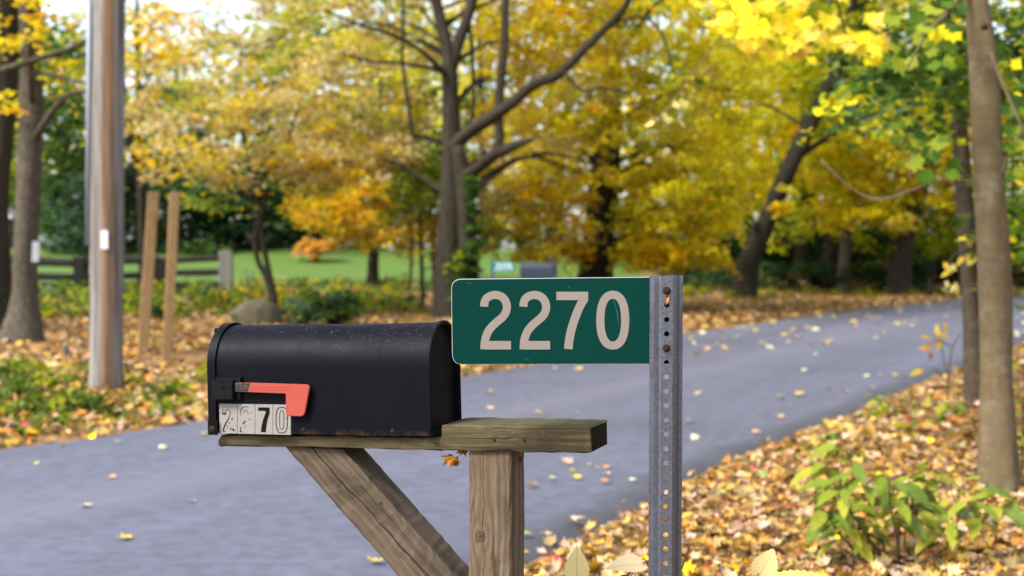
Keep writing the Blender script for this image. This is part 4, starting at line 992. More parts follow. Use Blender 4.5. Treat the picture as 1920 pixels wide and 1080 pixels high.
# flag
t = NT('red flag'); v = t.coord(); x, y, z = t.sep(v)
n_ = t.noise(v, 60, 5, .65); c = t.mix(t.math('MULTIPLY', n_, .5), (0.2642, 0.03145, 0.01698), (0.2893, 0.0629, 0.04151))
fx0 = z7(468, 300)[0]; fx1 = z7(640, 300)[0]
scm = t.noise(t.mapping(v, (32, 1, 95)), 2.2, 5, .75)
edge = t.math('LESS_THAN', t.math('ADD', x, t.math('MULTIPLY', z, -.35)), fx1 - .35 * z7(640, 300)[1] - .002)
c = t.mix(t.math('MULTIPLY', edge, t.ramp(scm, [(.42, 0.0), (.45, 1.0)])), c, (.010, .009, .010))
M_FLAG = t.done(t.bsdf(c, .45, 0, .4, t.bump(n_, .12, .001)))
def rounded(pts, rad, n=5):
    """2d polygon with rounded corners, rad per corner"""
    out = []; m = len(pts)
    for i in range(m):
        p, a, b = (np.array(pts[k % m], float) for k in (i, i - 1, i + 1)); r = rad[i]
        if r <= 0: out.append(tuple(p)); continue
        u1 = (a - p) / np.linalg.norm(a - p); u2 = (b - p) / np.linalg.norm(b - p)
        s0, s1 = p + u1 * r, p + u2 * r
        for t_ in np.linspace(0, 1, n): out.append(tuple((1 - t_) ** 2 * s0 + 2 * t_ * (1 - t_) * p + t_ ** 2 * s1))
    return out
fp = rounded([(440, 240), (1396, 270), (1320, 676), (1086, 664), (1087, 386), (440, 362)], [0, 60, 60, 50, 10, 0])
fl = link('flag', plate_poly([z7(*p) for p in fp], -.0090, -.0125, 'flag', .0011), M_FLAG, mb)
for (a, b) in [(300, 308), (330, 342)]:
    me = plate_poly([z7(640 if a < 320 else 610, a - 8), z7(1150, a + 6), z7(1150, a + 12), z7(640 if a < 320 else 610, a - 1)], -.0124, -.0131, 'ridge', .0002); link('ridge', me, M_FLAG, fl)
# number plates
def stroke_mesh(name, lines, y0, conv, fat=1.0):
    """flat ink strokes; lines = [(pts, width or widths, closed)] in source pixels"""
    V = []; F = []
    for pts, wd, closed in lines:
        p = np.array(pts, float); n = len(p)
        if closed: tg = np.roll(p, -1, 0) - np.roll(p, 1, 0)
        else: tg = np.gradient(p, axis=0)
        tg /= np.linalg.norm(tg, axis=1)[:, None] + 1e-9; nr = np.c_[-tg[:, 1], tg[:, 0]]
        ww = np.broadcast_to(np.array(wd, float) * fat, (n,))[:, None] / 2
        b0 = len(V)
        for q in np.stack([p + nr * ww, p - nr * ww], 1).reshape(-1, 2):
            a, b = conv(*q); V.append((a, y0, b))
        for i in range(n if closed else n - 1):
            j = (i + 1) % n; F.append((b0 + 2 * i, b0 + 2 * i + 1, b0 + 2 * j + 1, b0 + 2 * j))
    me = py_mesh(name, V, F); bm = bmesh.new(); bm.from_mesh(me); bmesh.ops.recalc_face_normals(bm, faces=bm.faces[:]); bm.to_mesh(me); bm.free(); return me
def sp(pts, n=6): return smooth_path([(*q, 0) for q in pts], n)[:, :2]
digs = [
 [(sp([(262, 585), (258, 615), (256, 645)]), 5, False), (sp([(256, 645), (280, 645), (298, 648)]), 14, False), (sp([(298, 645), (292, 625), (300, 608)]), 5, False),
  (sp([(300, 605), (325, 592), (348, 605), (356, 640), (344, 680)]), 4, False), (sp([(344, 680), (325, 720), (300, 765), (275, 820), (266, 860)]), [4 + min(i, 12) * .5 for i in range(25)], False),
  (sp([(262, 862), (275, 866), (290, 866)]), 9, False), (sp([(383, 700), (372, 722)]), 9, False), (sp([(352, 755), (338, 768)]), 6, False), (sp([(320, 790), (314, 828)]), 3, False),
  (sp([(350, 838), (372, 836), (390, 846)]), 8, False), (sp([(384, 838), (396, 848), (404, 862)]), 12, False), (sp([(222, 632), (228, 640)]), 7, False), (sp([(294, 556), (300, 562)]), 5, False), (sp([(366, 556), (374, 562)]), 4, False)],
 [(sp([(482, 640), (486, 600), (510, 568), (548, 556), (585, 562)]), 5, False), (sp([(526, 640), (530, 608), (552, 598), (574, 612), (580, 655)]), 4, False), (sp([(484, 652), (500, 656)]), 4, False),
  (sp([(545, 735), (530, 755), (515, 775)]), 9, False), (sp([(602, 708), (594, 724)]), 6, False), (sp([(544, 796), (542, 812)]), 6, False), (sp([(496, 812), (484, 845), (480, 872)]), 6, False), (sp([(480, 870), (508, 874)]), 7, False), (sp([(618, 628), (628, 630)]), 7, False), (sp([(604, 712), (607, 718)]), 4, False)],
 None,
 [(np.array([(1006 + 72 * np.sign(math.cos(a)) * abs(math.cos(a)) ** .75, 724 + 162 * np.sign(math.sin(a)) * abs(math.sin(a)) ** .62) for a in np.linspace(0, 2 * PI, 56, endpoint=False)]), 6, True),
  (np.array([(1006 + 27 * np.sign(math.cos(a)) * abs(math.cos(a)) ** .7, 722 + 118 * np.sign(math.sin(a)) * abs(math.sin(a)) ** .6) for a in np.linspace(0, 2 * PI, 48, endpoint=False)]), 4.5, True),
  (sp([(1064, 706), (1070, 712)]), 7, False), (sp([(1108, 824), (1116, 828)]), 7, False), (sp([(960, 830), (966, 842)]), 6, False)]]
edges_x = [214, 445, 669, 893, 1122]
for i in range(4):
    xa, xb = edges_x[i] + 1.5, edges_x[i + 1] - 1.5
    ta, tb_ = 518 + (xa - 214) * .016, 518 + (xb - 214) * .016; ba, bb = 893 + (xa - 214) * .024, 893 + (xb - 214) * .024
    pl = link('number_plate', plate_poly([z7(xa, ta), z7(xb, tb_), z7(xb, bb), z7(xa, ba)], .0003, -.0016, 'number_plate', .0004), M_PLATE, mb)
    pl['label'] = ['white plate with a worn outline 2', 'white plate with a nearly worn off 2', 'white plate with a solid black 7', 'white plate with an outlined 0'][i]
    if digs[i] is None:
        me = plate_poly([z7(*q) for q in [(708, 566), (740, 562), (748, 570), (756, 564), (852, 566), (852, 640), (826, 720), (812, 800), (804, 876), (742, 876), (752, 800), (770, 720), (800, 640), (808, 612), (770, 606), (708, 608)]], -.0015, -.0021, 'digit')
    else: me = stroke_mesh('digit', digs[i], -.0021, z7, 1.4)
    link('digit', me, M_INK, pl)

# stand: notched arm, post, brace
M_ARM = wood_mat('mossy arm timber', (0.0777, 0.05772, 0.02664), (0.0222, 0.01628, 0.0074), (0.1776, 0.1443, 0.0814), moss=.7, knots=[(.36, .0, .012, .01), (.62, .004, .010, .01)], freq=75, stain=.5, rings=.28)
M_POST = wood_mat('grey brown post timber', (0.108, 0.07632, 0.04608), (0.04608, 0.03024, 0.01656), (0.1728, 0.1332, 0.09), knots=[(-.068, .052, .016, .02), (-.165, .018, .024, .026), (-.40, .05, .02, .02)], crack=(.012, -.32, .02, 0.0, .0012), freq=70, stain=.3, rings=.42)
M_BRACE = wood_mat('grey brown brace timber', (0.09216, 0.06624, 0.0432), (0.03744, 0.0252, 0.01512), (0.144, 0.1138, 0.08136), knots=[(.135, -.012, .014, .016), (.22, .03, .01, .012)], crack=(-.004, -.05, .6, -.02, .0030), freq=62, stain=.4, rings=.26, top=(0.0288, 0.432, 0.684))
M_END = plain('dark mossy end grain', (0.016, 0.012, 0.0056), .95, 0, .05, .9, 60, 1.0, (0.0056, 0.0048, 0.0032))
stand = empty('mailbox_stand', (0, 0, 0), 'weathered timber stand with a notched arm, square post and diagonal brace', 'mailbox stand'); stand.matrix_world = STAND_M
def beam(name, stations, prof, mat, parent, M, jit=.0012, seed=0, endmat=None):
    """stations: (x, zlo, zhi, y0, y1); eight-point bevelled section"""
    rg = np.random.default_rng(seed); rings = []
    wob = rg.normal(size=(8, 2)) 
    for k, (x_, zl, zh, y0, y1) in enumerate(stations):
        b = prof
        ring = [(y0 + b, zl), (y1 - b, zl), (y1, zl + b), (y1, zh - b), (y1 - b, zh), (y0 + b, zh), (y0, zh - b), (y0, zl + b)]
        rings.append([(x_ + (rg.normal() * jit * .6 if 0 < k < len(stations) - 1 else rg.normal() * jit * 1.6), a + rg.normal() * jit, c_ + rg.normal() * jit) for a, c_ in ring])
    me = loft(rings, True, True, name, False)
    me.materials.append(mat)
    if endmat: 
        me.materials.append(endmat); me.polygons[len(me.polygons) - 1].material_index = 1
    o = link(name, me, None, parent); o.matrix_parent_inverse = Matrix.Identity(4); o.matrix_local = M; return o
ST_I = STAND_M.inverted()
arm_M = ST_I @ BOX_M
ya, yb = .012, .142
st = [(.0135, -.0275, -.012, ya, yb), (.018, -.028, -.0065, ya, yb), (.026, -.028, -.0055, ya, yb)] + [(x_, -.028, -.0045, ya, yb) for x_ in np.linspace(.06, .485, 14)]
st += [(.4930, -.029, -.0045, ya, yb), (.4945, -.029, .0195, ya, yb)] + [(x_, -.029, .021, ya, yb) for x_ in np.linspace(.51, .775, 14)] + [(.785, -.029, .0205, ya, yb), (.7895, -.027, .0185, ya + .002, yb - .002)]
beam('arm', st, .0028, M_ARM, stand, arm_M, .0008, 5, M_END)
# post: local x up, y away, z to the side
pc = arm_M @ Vector((.5435 + .044, .020, -.0285))
pM = Matrix.Translation(pc) @ Matrix(((0, 0, -1), (0, 1, 0), (1, 0, 0))).to_4x4()
zg = gz(*(STAND_M @ pc).xy)
hb = (STAND_M @ pc).z - zg
beam('post', [(x_, -.0425, .0425, 0, .089) for x_ in np.linspace(-hb - .2, -.0005, 40)], .004, M_POST, stand, pM, .0005, 6)
# brace at 45 degrees
bc = arm_M @ Vector((.1536, .024, -.0285)); e = Vector((1, 0, -1)).normalized()
bX = e; bY = Vector((0, 1, 0)); bZ = bX.cross(bY)
bM = Matrix.Translation(bc) @ Matrix((bX, bY, bZ)).transposed().to_4x4()
Lb = (.5435 - .1536) * math.sqrt(2)
stb = []
BW = .089
# cut level under the arm and plumb against the post
rgb = np.random.default_rng(7)
def brace_mesh():
    n = 30; rings = []
    b = .004
    for k in range(n + 1):
        f = k / n; ring = []
        for (y_, zc) in [(0 + b, 0), (.089 - b, 0), (.089, b), (.089, BW - b), (.089 - b, BW), (b, BW), (0, BW - b), (0, b)]:
            x0 = zc - .0; x1 = Lb - zc                # level cut at the top, plumb cut at the foot
            ring.append((x0 + (x1 - x0) * f + 0, y_ + rgb.normal() * .0006, zc + rgb.normal() * .0006))
        rings.append(ring)
    return loft(rings, True, True, 'brace', False)
# local z of the brace points up-right; its lower-left edge is z = 0
sgn = 1 if bZ.z > 0 else -1
me = brace_mesh()
if sgn < 0:
    me.transform(Matrix.Diagonal((1, 1, -1, 1)));
    bm = bmesh.new(); bm.from_mesh(me); bmesh.ops.recalc_face_normals(bm, faces=bm.faces[:]); bm.to_mesh(me); bm.free()
ZOFF = .045 * sgn
me.transform(Matrix.Translation((0, 0, -ZOFF)))
me.materials.append(M_BRACE)
o = link('brace', me, None, stand); o.matrix_local = bM @ Matrix.Translation((0, 0, ZOFF))
# nails under the arm
for x_ in (.60, .66):
    bm = bmesh.new(); q = arm_M @ Vector((x_, .0115, -.006)); cyl_bm(bm, q, q + Vector((0, -.0015, 0)), .003, .0028, 10); link('nail', bm_mesh('nail', bm), M_RUST, stand)
# dead leaves caught below the arm
def dead_leaf(px, py, d, size, seed, label, col):
    rg = np.random.default_rng(seed); V = curl(MAPLE_V, .5, .9, .8); V = V + rg.normal(size=V.shape) * .06
    Vs, Fs = [], []
    for k in range(3):
        a = rg.uniform(0, 6.28, 3); m = np.array(Matrix.Rotation(a[0], 3, 'X') @ Matrix.Rotation(a[1], 3, 'Z') @ Matrix.Rotation(a[2], 3, 'Y'))
        sc = size * [1, .6, .45][k]; Vs.append(V @ m.T * sc + np.array([rg.normal() * size * .3 * (k > 0), rg.normal() * .004, rg.normal() * size * .25 * (k > 0)])); Fs.append(MAPLE_F + k * len(V))
    n = sum(map(len, Fs)); me = np_mesh('dead_leaf', np.vstack(Vs), np.vstack(Fs), np.tile(np.array(col), (n, 1)) * rg.uniform(.6, 1.3, (n, 1)))
    o = link('dead_leaf', me, M_LITTER); o.location = P(px, py, d); return tag(o, label, 'leaf')
dead_leaf(853, 858, 2.725, .048, 2, 'crumpled brown dead leaf hanging under the arm left of the post', (.20, .085, .014))
dead_leaf(977, 863, 2.745, .024, 5, 'small dark brown dead leaf behind the post top, under the arm', (.11, .035, .010))

# ------------------------------------------------------------------ road number sign on its punched steel post
SY = math.radians(7.5)
SU = Vector((math.cos(SY), -math.sin(SY), 0)); SV = Vector((math.sin(SY), math.cos(SY), 0))
sroll = Matrix.Rotation(math.radians(-.72), 3, SV); SU2 = sroll @ SU; SZ2 = sroll @ Vector((0, 0, 1))
sorg = Vector(P(848, 683.5, 2.565))
SIGN_M = Matrix.Translation(sorg) @ Matrix((SU2, SV, SZ2)).transposed().to_4x4()
def sign_xz(px, py):
    o = Vector((0, 0, CAM_H)); dd = Vector(P(px, py, 1.0)) - o; inv = SIGN_M.inverted(); a = inv @ o; b = inv.to_3x3() @ dd; k = -a.y / b.y; q = a + b * k; return q.x, q.z
def z2(a, b): return sign_xz(820 + a / 4, 500 + b / 4)
hS = sign_xz(848, 523)[1]; wS = sign_xz(1271, 600)[0]
sg = empty('number_sign', (0, 0, 0), 'green road number sign reading 2270 bolted to a punched steel post', 'road sign'); sg.matrix_world = SIGN_M
t = NT('green sheeting'); v = t.coord(); n_ = t.noise(v, 14, 5, .6); sc_ = t.noise(t.mapping(v, (60, 1, 9), rot=(0, .3, 0)), 3, 6, .8)
c = t.mix(n_, (0.0008584, 0.02253, 0.0177), (0.0008584, 0.0279, 0.02146)); c = t.mix(t.ramp(sc_, [(.70, 0.0), (.78, .35)]), c, (0.08584, 0.2146, 0.1824))
M_GREEN = t.done(t.bsdf(c, .42, 0, .04, t.bump(t.noise(v, 300, 2), .05, .0006)))
M_ALU = plain('aluminium edge', (0.465, 0.4725, 0.465), .4, .6, .5, .2, 60)
M_CREAM = plain('reflective cream', (0.1784, 0.1523, 0.1342), .45, 0, .25, .06, 80)
M_SCR = plain('bare scratch', (.10, .20, .17), .5, 0, .2)
rr_ = .019
def sheet(x0, z0, x1, z1, r_, y0, y1, name, n=6):
    return plate_poly(rounded([(x0, z0), (x1, z0), (x1, z1), (x0, z1)], [r_] * 4, n), y0, y1, name)
link('panel', sheet(0, 0, wS, hS, rr_, .002, 0, 'panel'), M_ALU, sg)
link('face', sheet(.0009, .0006, wS - .0009, hS - .0012, rr_ - .0008, 0, -.0004, 'face'), M_GREEN, sg)
cl2 = sp([(352, 302), (355, 268), (372, 236), (402, 218), (436, 212), (475, 221), (506, 248), (522, 292), (516, 338), (492, 376), (455, 408), (418, 441), (386, 480), (366, 525), (356, 572), (354, 620)], 4)
cl2[0] = (352, 300)
def join(me, me2):
    bm = bmesh.new(); bm.from_mesh(me); bm.from_mesh(me2); bm.to_mesh(me); bm.free(); return me
def bar(x0, y0, x1, y1): return (np.array([(x0, (y0 + y1) / 2), (x1, (y0 + y1) / 2)]), y1 - y0, False)
SW = 61
two_a = [(cl2, SW, False)]; 
def two(dx):
    q = cl2 + np.array([dx, 0]); return [(q, SW, False), bar(323 + dx + 20, 557, 553 + dx, 621)]
y_d = -.0010
link('digit', join(stroke_mesh('digit', two(0)[:1], y_d, z2), stroke_mesh('b', [bar(360, 557, 553, 621)], y_d - .0003, z2)), M_CREAM, sg)
link('digit', join(stroke_mesh('digit', two(294)[:1], y_d, z2), stroke_mesh('b', [bar(654, 557, 847, 621)], y_d - .0003, z2)), M_CREAM, sg)
st7 = sp([(1093, 251), (1060, 318), (1028, 400), (1004, 480), (990, 550), (983, 618)], 5)
link('digit', join(stroke_mesh('digit', [(np.array([(893, 219.5), (1132, 219.5)]), 63, False)], y_d - .0003, z2), stroke_mesh('b', [(np.vstack([[(1100, 238)], st7]), [72] + [70] + [64] * (len(st7) - 1), False)], y_d, z2)), M_CREAM, sg)
zero = np.array([(1316 + 93 * np.sign(math.cos(a)) * abs(math.cos(a)) ** .86, 401 + 190 * np.sign(math.sin(a)) * abs(math.sin(a)) ** .86) for a in np.linspace(0, 2 * PI, 72, endpoint=False)])
link('digit', stroke_mesh('digit', [(zero, SW, True)], y_d, z2), M_CREAM, sg)

for pts in ([(1322, 250), (1335, 290), (1346, 335), (1356, 385), (1358, 440)], [(1350, 330), (1354, 360), (1352, 392)], [(1449, 380), (1452, 420)], [(216, 118), (240, 124), (262, 119)], [(760, 98), (754, 110)], [(510, 716), (516, 722)], [(122, 190), (117, 230)], [(980, 150), (1000, 158)], [(640, 690), (690, 694)]):
    link('scratch', stroke_mesh('scratch', [(sp(pts, 4), 1.1, False)], -.0016, z2), M_SCR, sg)
# punched post: hat shaped steel channel, its web towards the road user
pd_ = 2.478
ptop = Vector(P(1250.5, 517, pd_)); px_m = pd_ / FPX
pyaw = math.radians(3.5)
PU = Vector((math.cos(pyaw), -math.sin(pyaw), 0)); PV = Vector((math.sin(pyaw), math.cos(pyaw), 0))
lean = Vector((.0045, 0, 1)).normalized()
PM = Matrix.Translation(ptop) @ Matrix((PU, PV, lean)).transposed().to_4x4()
sp_ = empty('sign_post', (0, 0, 0), 'galvanised steel sign post punched with a column of round holes', 'sign post'); sp_.matrix_world = PM
zfoot = -(ptop.z - gz(ptop.x, ptop.y)) - .3
pitch_h = 27.05 * px_m; first = -(545 - 517) * px_m
V = []; F = []
hw = .0105; hr = .0046; NS = 16
ncell = int((first - zfoot) / pitch_h) + 1
ztops = [0.0] + [first - (k + .5) * pitch_h for k in range(ncell)]
def cell(z0, z1, zc):
    """a strip of the web from z0 down to z1 with a round hole at zc"""
    b = len(V); sq = []; ci = []
    for k in range(NS):
        a = 2 * PI * k / NS; c_, s_ = math.cos(a), math.sin(a); ci.append((hr * c_, 0, zc + hr * s_))
        m_ = max(abs(c_), abs(s_)); xx = hw * c_ / m_; zz = s_ / m_; sq.append((xx, 0, zc + (zz * (z0 - zc) if zz > 0 else -zz * (z1 - zc))))
    V.extend(sq); V.extend(ci); V.extend([(x_, .0028, z_) for x_, _, z_ in ci])
    for k in range(NS):
        j = (k + 1) % NS; F.append((b + k, b + j, b + NS + j, b + NS + k)); F.append((b + NS + k, b + NS + j, b + 2 * NS + j, b + 2 * NS + k))
for k in range(ncell): cell(ztops[k], ztops[k + 1], first - k * pitch_h)
zb_ = ztops[-1]
prof = [(-hw, 0), (-.0125, .0012), (-.0215, .0185), (-.0235, .0205), (-.0290, .0208)]
back = [(-.0290, .0234), (-.0225, .0232), (-.0195, .0212), (-.0108, .0040), (-hw, .0028)]
for sgn_ in (1, -1):
    ring = prof + back; n = len(ring); zl = list(np.linspace(0, zb_, 30))
    b = len(V)
    for z_ in zl: V.extend([(sgn_ * x_, y_, z_) for x_, y_ in ring])
    for i in range(len(zl) - 1):
        for j in range(n - 1):
            F.append((b + i * n + j, b + i * n + j + 1, b + (i + 1) * n + j + 1, b + (i + 1) * n + j))
    F.append(tuple(b + j for j in range(n)))
me = py_mesh('channel', V, F); bm = bmesh.new(); bm.from_mesh(me); bmesh.ops.remove_doubles(bm, verts=bm.verts[:], dist=1e-5); bmesh.ops.recalc_face_normals(bm, faces=bm.faces[:]); bm.to_mesh(me); bm.free()
t = NT('galvanised channel'); v = t.coord(); x, y, z = t.sep(v)
sp1 = t.voro(v, 260, 'F1', 'Color'); st_ = t.noise(t.mapping(v, (140, 140, 3)), 2, 5, .65); g = t.noise(v, 12, 6, .7)
c = t.mix(t.sep(sp1)[0], (.10, .108, .135), (.155, .165, .205)); c = t.mix(t.ramp(st_, [(.45, 0.0), (.7, .5)]), c, (.055, .053, .05))
c = t.mix(t.ramp(g, [(.5, 0.0), (.75, .45)]), c, (.055, .042, .03))
rs = t.noise(v, 90, 5, .75); c = t.mix(t.ramp(rs, [(.66, 0.0), (.74, .6)]), c, (.11, .055, .025))
M_CHAN = t.done(t.bsdf(c, t.ramp(g, [(.3, .34), (.7, .5)]), .8, .5, t.bump(t.math('ADD', st_, t.sep(sp1)[0]), .2, .001)))
link('channel', me, M_CHAN, sp_)
for k in (0, 4):
    zc = first - k * pitch_h
    bm = bmesh.new(); cyl_bm(bm, (0, .0005, zc), (0, -.0016, zc), .0070, .0068, 20); cyl_bm(bm, (0, -.0016, zc), (0, -.005, zc), .0052, .0046, 6); cyl_bm(bm, (0, -.006, zc), (0, -.0068, zc), .0028, .0024, 12)
    cyl_bm(bm, (0, .002, zc), (0, .07, zc), .0035, .0035, 10)
    link('bolt', bm_mesh('bolt', bm), M_RUST, sp_)
# sliver of a dry leaf stuck below the upper bolt
lv, lf_ = ovate(8, .34, .01, .3, .4); me = np_mesh('leaf_scrap', lv * .016, lf_, np.tile(np.array([[.50, .24, .03]]), (len(lf_), 1)))
o = link('leaf_scrap', me, M_LITTER); o.matrix_world = PM @ Matrix.Translation((.0005, -.004, first - .0175)) @ Matrix.Rotation(PI / 2, 4, 'X') @ Matrix.Rotation(2.9, 4, 'Z')
tag(o, 'tiny dry orange leaf scrap stuck under the upper rusty bolt', 'leaf')
tb = tube_mesh('twig', [[(0, 0, 0, .0006), (.001, -.001, .006, .0005), (.0005, 0, .012, .0006)]], n=6); tb.transform(o.matrix_world.inverted() @ PM @ Matrix.Translation((0, -.004, first - .0125))); link('stalk', tb, M_LITTER, o)

# ------------------------------------------------------------------ far mailbox, far sign, black mailbox on a post
def small_mailbox(name, label, loc, yaw, body_mat, post_mat, post_h, flag, sc=1.0, postw=.09):
    root = empty(name, loc, label, 'mailbox'); root.rotation_euler = (0, 0, yaw)
    Wb, Hb, Lb_ = .17 * sc, .22 * sc, .50 * sc
    rings = [[(x_ - Lb_ / 2, (y_ - W_BOX / 2) * sc, z_ * sc + post_h + .03) for y_, z_ in arch(W_BOX, H_BOX, o_)] for x_, o_ in [(0, .004), (.015, .005), (.016, .001), (Lb_ - .01, .001), (Lb_ - .009, .004), (Lb_, .004)]]
    link('body', loft(rings, True, True, 'body'), body_mat, root)
    bm = bmesh.new(); box_bm(bm, (0, 0, post_h + .012), (Lb_ * .9, Wb * .9, .03), .004); link('board', bm_mesh('board', bm), post_mat, root)
    bm = bmesh.new(); box_bm(bm, (0, 0, post_h / 2 - .15), (postw, postw, post_h + .3), .008); link('post', bm_mesh('post', bm), post_mat, root)
    if flag:
        bm = bmesh.new(); box_bm(bm, (Lb_ * .42, -Wb / 2 - .012, post_h + .03 + Hb * .80), (.03, .006, Hb * .75), .002); box_bm(bm, (Lb_ * .42 - .02, -Wb / 2 - .012, post_h + .03 + Hb * 1.12), (.07, .006, .06), .002); link('flag', bm_mesh('flag', bm), M_FLAG, root)
    return root
q = P(1010, 545, 20.8); zq = gz(q[0], q[1])
top = P(1010, 494, 20.8)[2]
small_mailbox('mailbox', 'blue grey mailbox across the road, peeking above the green sign', (q[0], q[1], zq), math.radians(-6), plain('blue grey enamel', (.018, .026, .045), .4, 0, .35), M_BARK_DARK, top - zq - .245, True, 1.06)
# dark board leaning beside it (edge of a newspaper tube post)
q2 = P(945, 545, 20.4); z2_ = gz(q2[0], q2[1])
fs = empty('number_sign', (q2[0], q2[1], z2_), 'small green number sign on the far verge, left of the blue grey mailbox', 'road sign')
zs0 = P(0, 509, 20.4)[2] - z2_; zs1 = P(0, 490.5, 20.4)[2] - z2_; xw = 42 * 20.4 / FPX; x0_ = (921 - 945) * 20.4 / FPX
bm = bmesh.new(); box_bm(bm, (x0_ + xw / 2, 0, (zs0 + zs1) / 2), (xw, .004, zs1 - zs0)); link('face', bm_mesh('face', bm), plain('faded green sheeting', (.004, .13, .12), .4), fs)
M_FARW = plain('reflective white', (.62, .70, .78), .4)
def fz(a, b): return (x0_ + xw * (.16 + a * .80), zs1 - (zs1 - zs0) * (.14 + b * .72))
seg = {'2': [[(0, .15), (.5, 0), (1, .2), (.85, .5), (0, 1), (1, 1)]], '7': [[(0, 0), (1, 0), (.4, 1)]], '1': [[(.2, .15), (.55, 0), (.55, 1)]]}
for k, ch in enumerate('2271'):
    lines = [(np.array([((k + .12 + a * .72) / 4, b) for a, b in ln]), .09, False) for ln in seg[ch]]
    link('digit', stroke_mesh('digit', [(l_[0] * np.array([1, 1]), l_[1], False) for l_ in lines], -.004, fz), M_FARW, fs)
bm = bmesh.new(); box_bm(bm, (x0_ + .02, .02, zs1 / 2 - .1), (.06, .03, zs1 + .25), .004); link('post', bm_mesh('post', bm), M_CHAN, fs)
q = P(1745, 555, 47); q[2] = gz(q[0], q[1]); tp = P(1745, 491, 47)[2]
small_mailbox('mailbox', 'black mailbox on a dark post far down the road near the grey leaning tree', tuple(q), math.radians(70), plain('black paint', (.003, .003, .0035), .7, 0, .08), M_BARK_DARK, tp - q[2] - .36, False, 1.6, .16)

# ------------------------------------------------------------------ plants in front
def shrub_leaves(root, stems, nleaf, size, meshes, seed, d, droop=.5):
    rg = np.random.default_rng(seed); o0 = np.array(root.location); ps = []
    for rows in stems:
        path = np.array(stem_path(rows, d)); dd = rg.uniform(-.25, .25)
        path[:, 1] += np.linspace(0, dd, len(path)); path[0, 2] = min(path[0, 2], gz(path[0, 0], path[0, 1]) - .02)
        ps.append([tuple(r) for r in path])
        q = smooth_path(path, 8)
        for k in range(nleaf):
            i = int(len(q) * (.42 + .58 * (k + rg.uniform(0, .8)) / nleaf)); i = min(i, len(q) - 1)
            a = rg.uniform(0, 6.28); out = np.array([math.cos(a), math.sin(a), rg.uniform(-.3, .3)])
            s = size * rg.uniform(.7, 1.25); c = q[i][:3] + out * s * .75
            # leaf lies with its tip pointing outwards
            tip = Vector(out + np.array([0, 0, -droop])).normalized(); nrm = Vector((rg.normal() * .3, rg.normal() * .3 - .3, 1)); side = tip.cross(nrm).normalized(); nn = side.cross(tip)
            m = Matrix((side, tip, nn)).transposed().to_4x4()
            ob = bpy.data.objects.new('leaf', meshes[rg.integers(len(meshes))]); C.objects.link(ob); ob.parent = root
            ob.matrix_local = Matrix.Translation(Vector(c - o0)) @ m @ Matrix.Diagonal((s, s, s, 1))
            ps.append([(*q[i][:3], .0022), (*(q[i][:3] + out * s * .3), .0014)])
    me = tube_mesh('stem', ps, n=6, sub=4, seed=seed); me.transform(Matrix.Translation(-Vector(o0))); link('stem', me, M_BARK_THIN, root)
SH = [leaf_mesh(('s', i), c, 'ovate', .2, .35) for i, c in enumerate([(0.17, 0.2241, 0.02705), (0.2165, 0.2629, 0.03092), (0.2629, 0.286, 0.03479), (0.1314, 0.1932, 0.03479), (0.3246, 0.3092, 0.03865)])]
SHD = [leaf_mesh(('sd', i), c, 'ovate', .2, .3) for i, c in enumerate([(0.04, 0.096, 0.048), (0.064, 0.136, 0.056)])]
b, d = on_ground(1690, 1062)
sh = empty('leafy_shrub', b, 'light green leafy shrub on the leaf litter in front of the maple trunk', 'shrub')
shrub_leaves(sh, [[(1660, 1085, 5), (1600, 1030, 4), (1560, 985, 3), (1540, 950, 2)], [(1668, 1085, 5), (1610, 1000, 4), (1575, 920, 3), (1562, 875, 2)], [(1672, 1085, 5), (1655, 1010, 5), (1630, 930, 4), (1608, 880, 3), (1598, 850, 2)], [(1690, 1080, 5), (1672, 1000, 4), (1650, 930, 3), (1640, 880, 2)], [(1695, 1070, 5), (1700, 1000, 4), (1720, 930, 3), (1745, 890, 2)],
                  [(1665, 1080, 4), (1640, 1030, 3), (1590, 960, 3), (1560, 905, 2)], [(1700, 1070, 4), (1735, 1010, 3), (1780, 960, 3), (1800, 920, 2)], [(1680, 1075, 4), (1690, 1010, 3), (1690, 950, 2), (1682, 905, 2)],
                  [(1675, 1075, 4), (1630, 1010, 3), (1600, 980, 2), (1585, 960, 2)], [(1705, 1075, 4), (1770, 1020, 3), (1830, 965, 3), (1850, 930, 2)], [(1700, 1075, 4), (1720, 1000, 3), (1700, 960, 2), (1760, 900, 2)]], 15, .135, SH, 91, d)
b, d = on_ground(1800, 985)
sh2 = empty('leafy_shrub', b, 'small dark green leafed seedling at the foot of the maple trunk', 'shrub')
shrub_leaves(sh2, [[(1808, 1000, 4), (1806, 950, 3), (1800, 915, 2)], [(1820, 995, 4), (1850, 950, 3), (1868, 910, 2)], [(1815, 1000, 4), (1830, 970, 3), (1840, 960, 2)]], 6, .10, SH[2:] + SHD, 93, d)
b, d = on_ground(1905, 930)
sh3 = empty('leafy_shrub', b, 'tall green sapling sprouting right behind the maple trunk at the right edge', 'shrub')
shrub_leaves(sh3, [[(1915, 930, 5), (1912, 850, 4), (1910, 760, 3), (1906, 680, 2)], [(1930, 930, 5), (1935, 830, 4), (1930, 740, 3)]], 9, .13, SH, 94, 8.6)
b, d = on_ground(1772, 765)
sp2 = empty('sapling', b, 'thin bare sapling holding a few yellow and brown leaves by the road edge', 'sapling')
SPL = [leaf_mesh(('sp', i), c, 'ovate', .25, .4) for i, c in enumerate([(0.45, 0.315, 0.0225), (0.375, 0.225, 0.0225), (0.465, 0.225, 0.03), (0.135, 0.06, 0.0225)])]
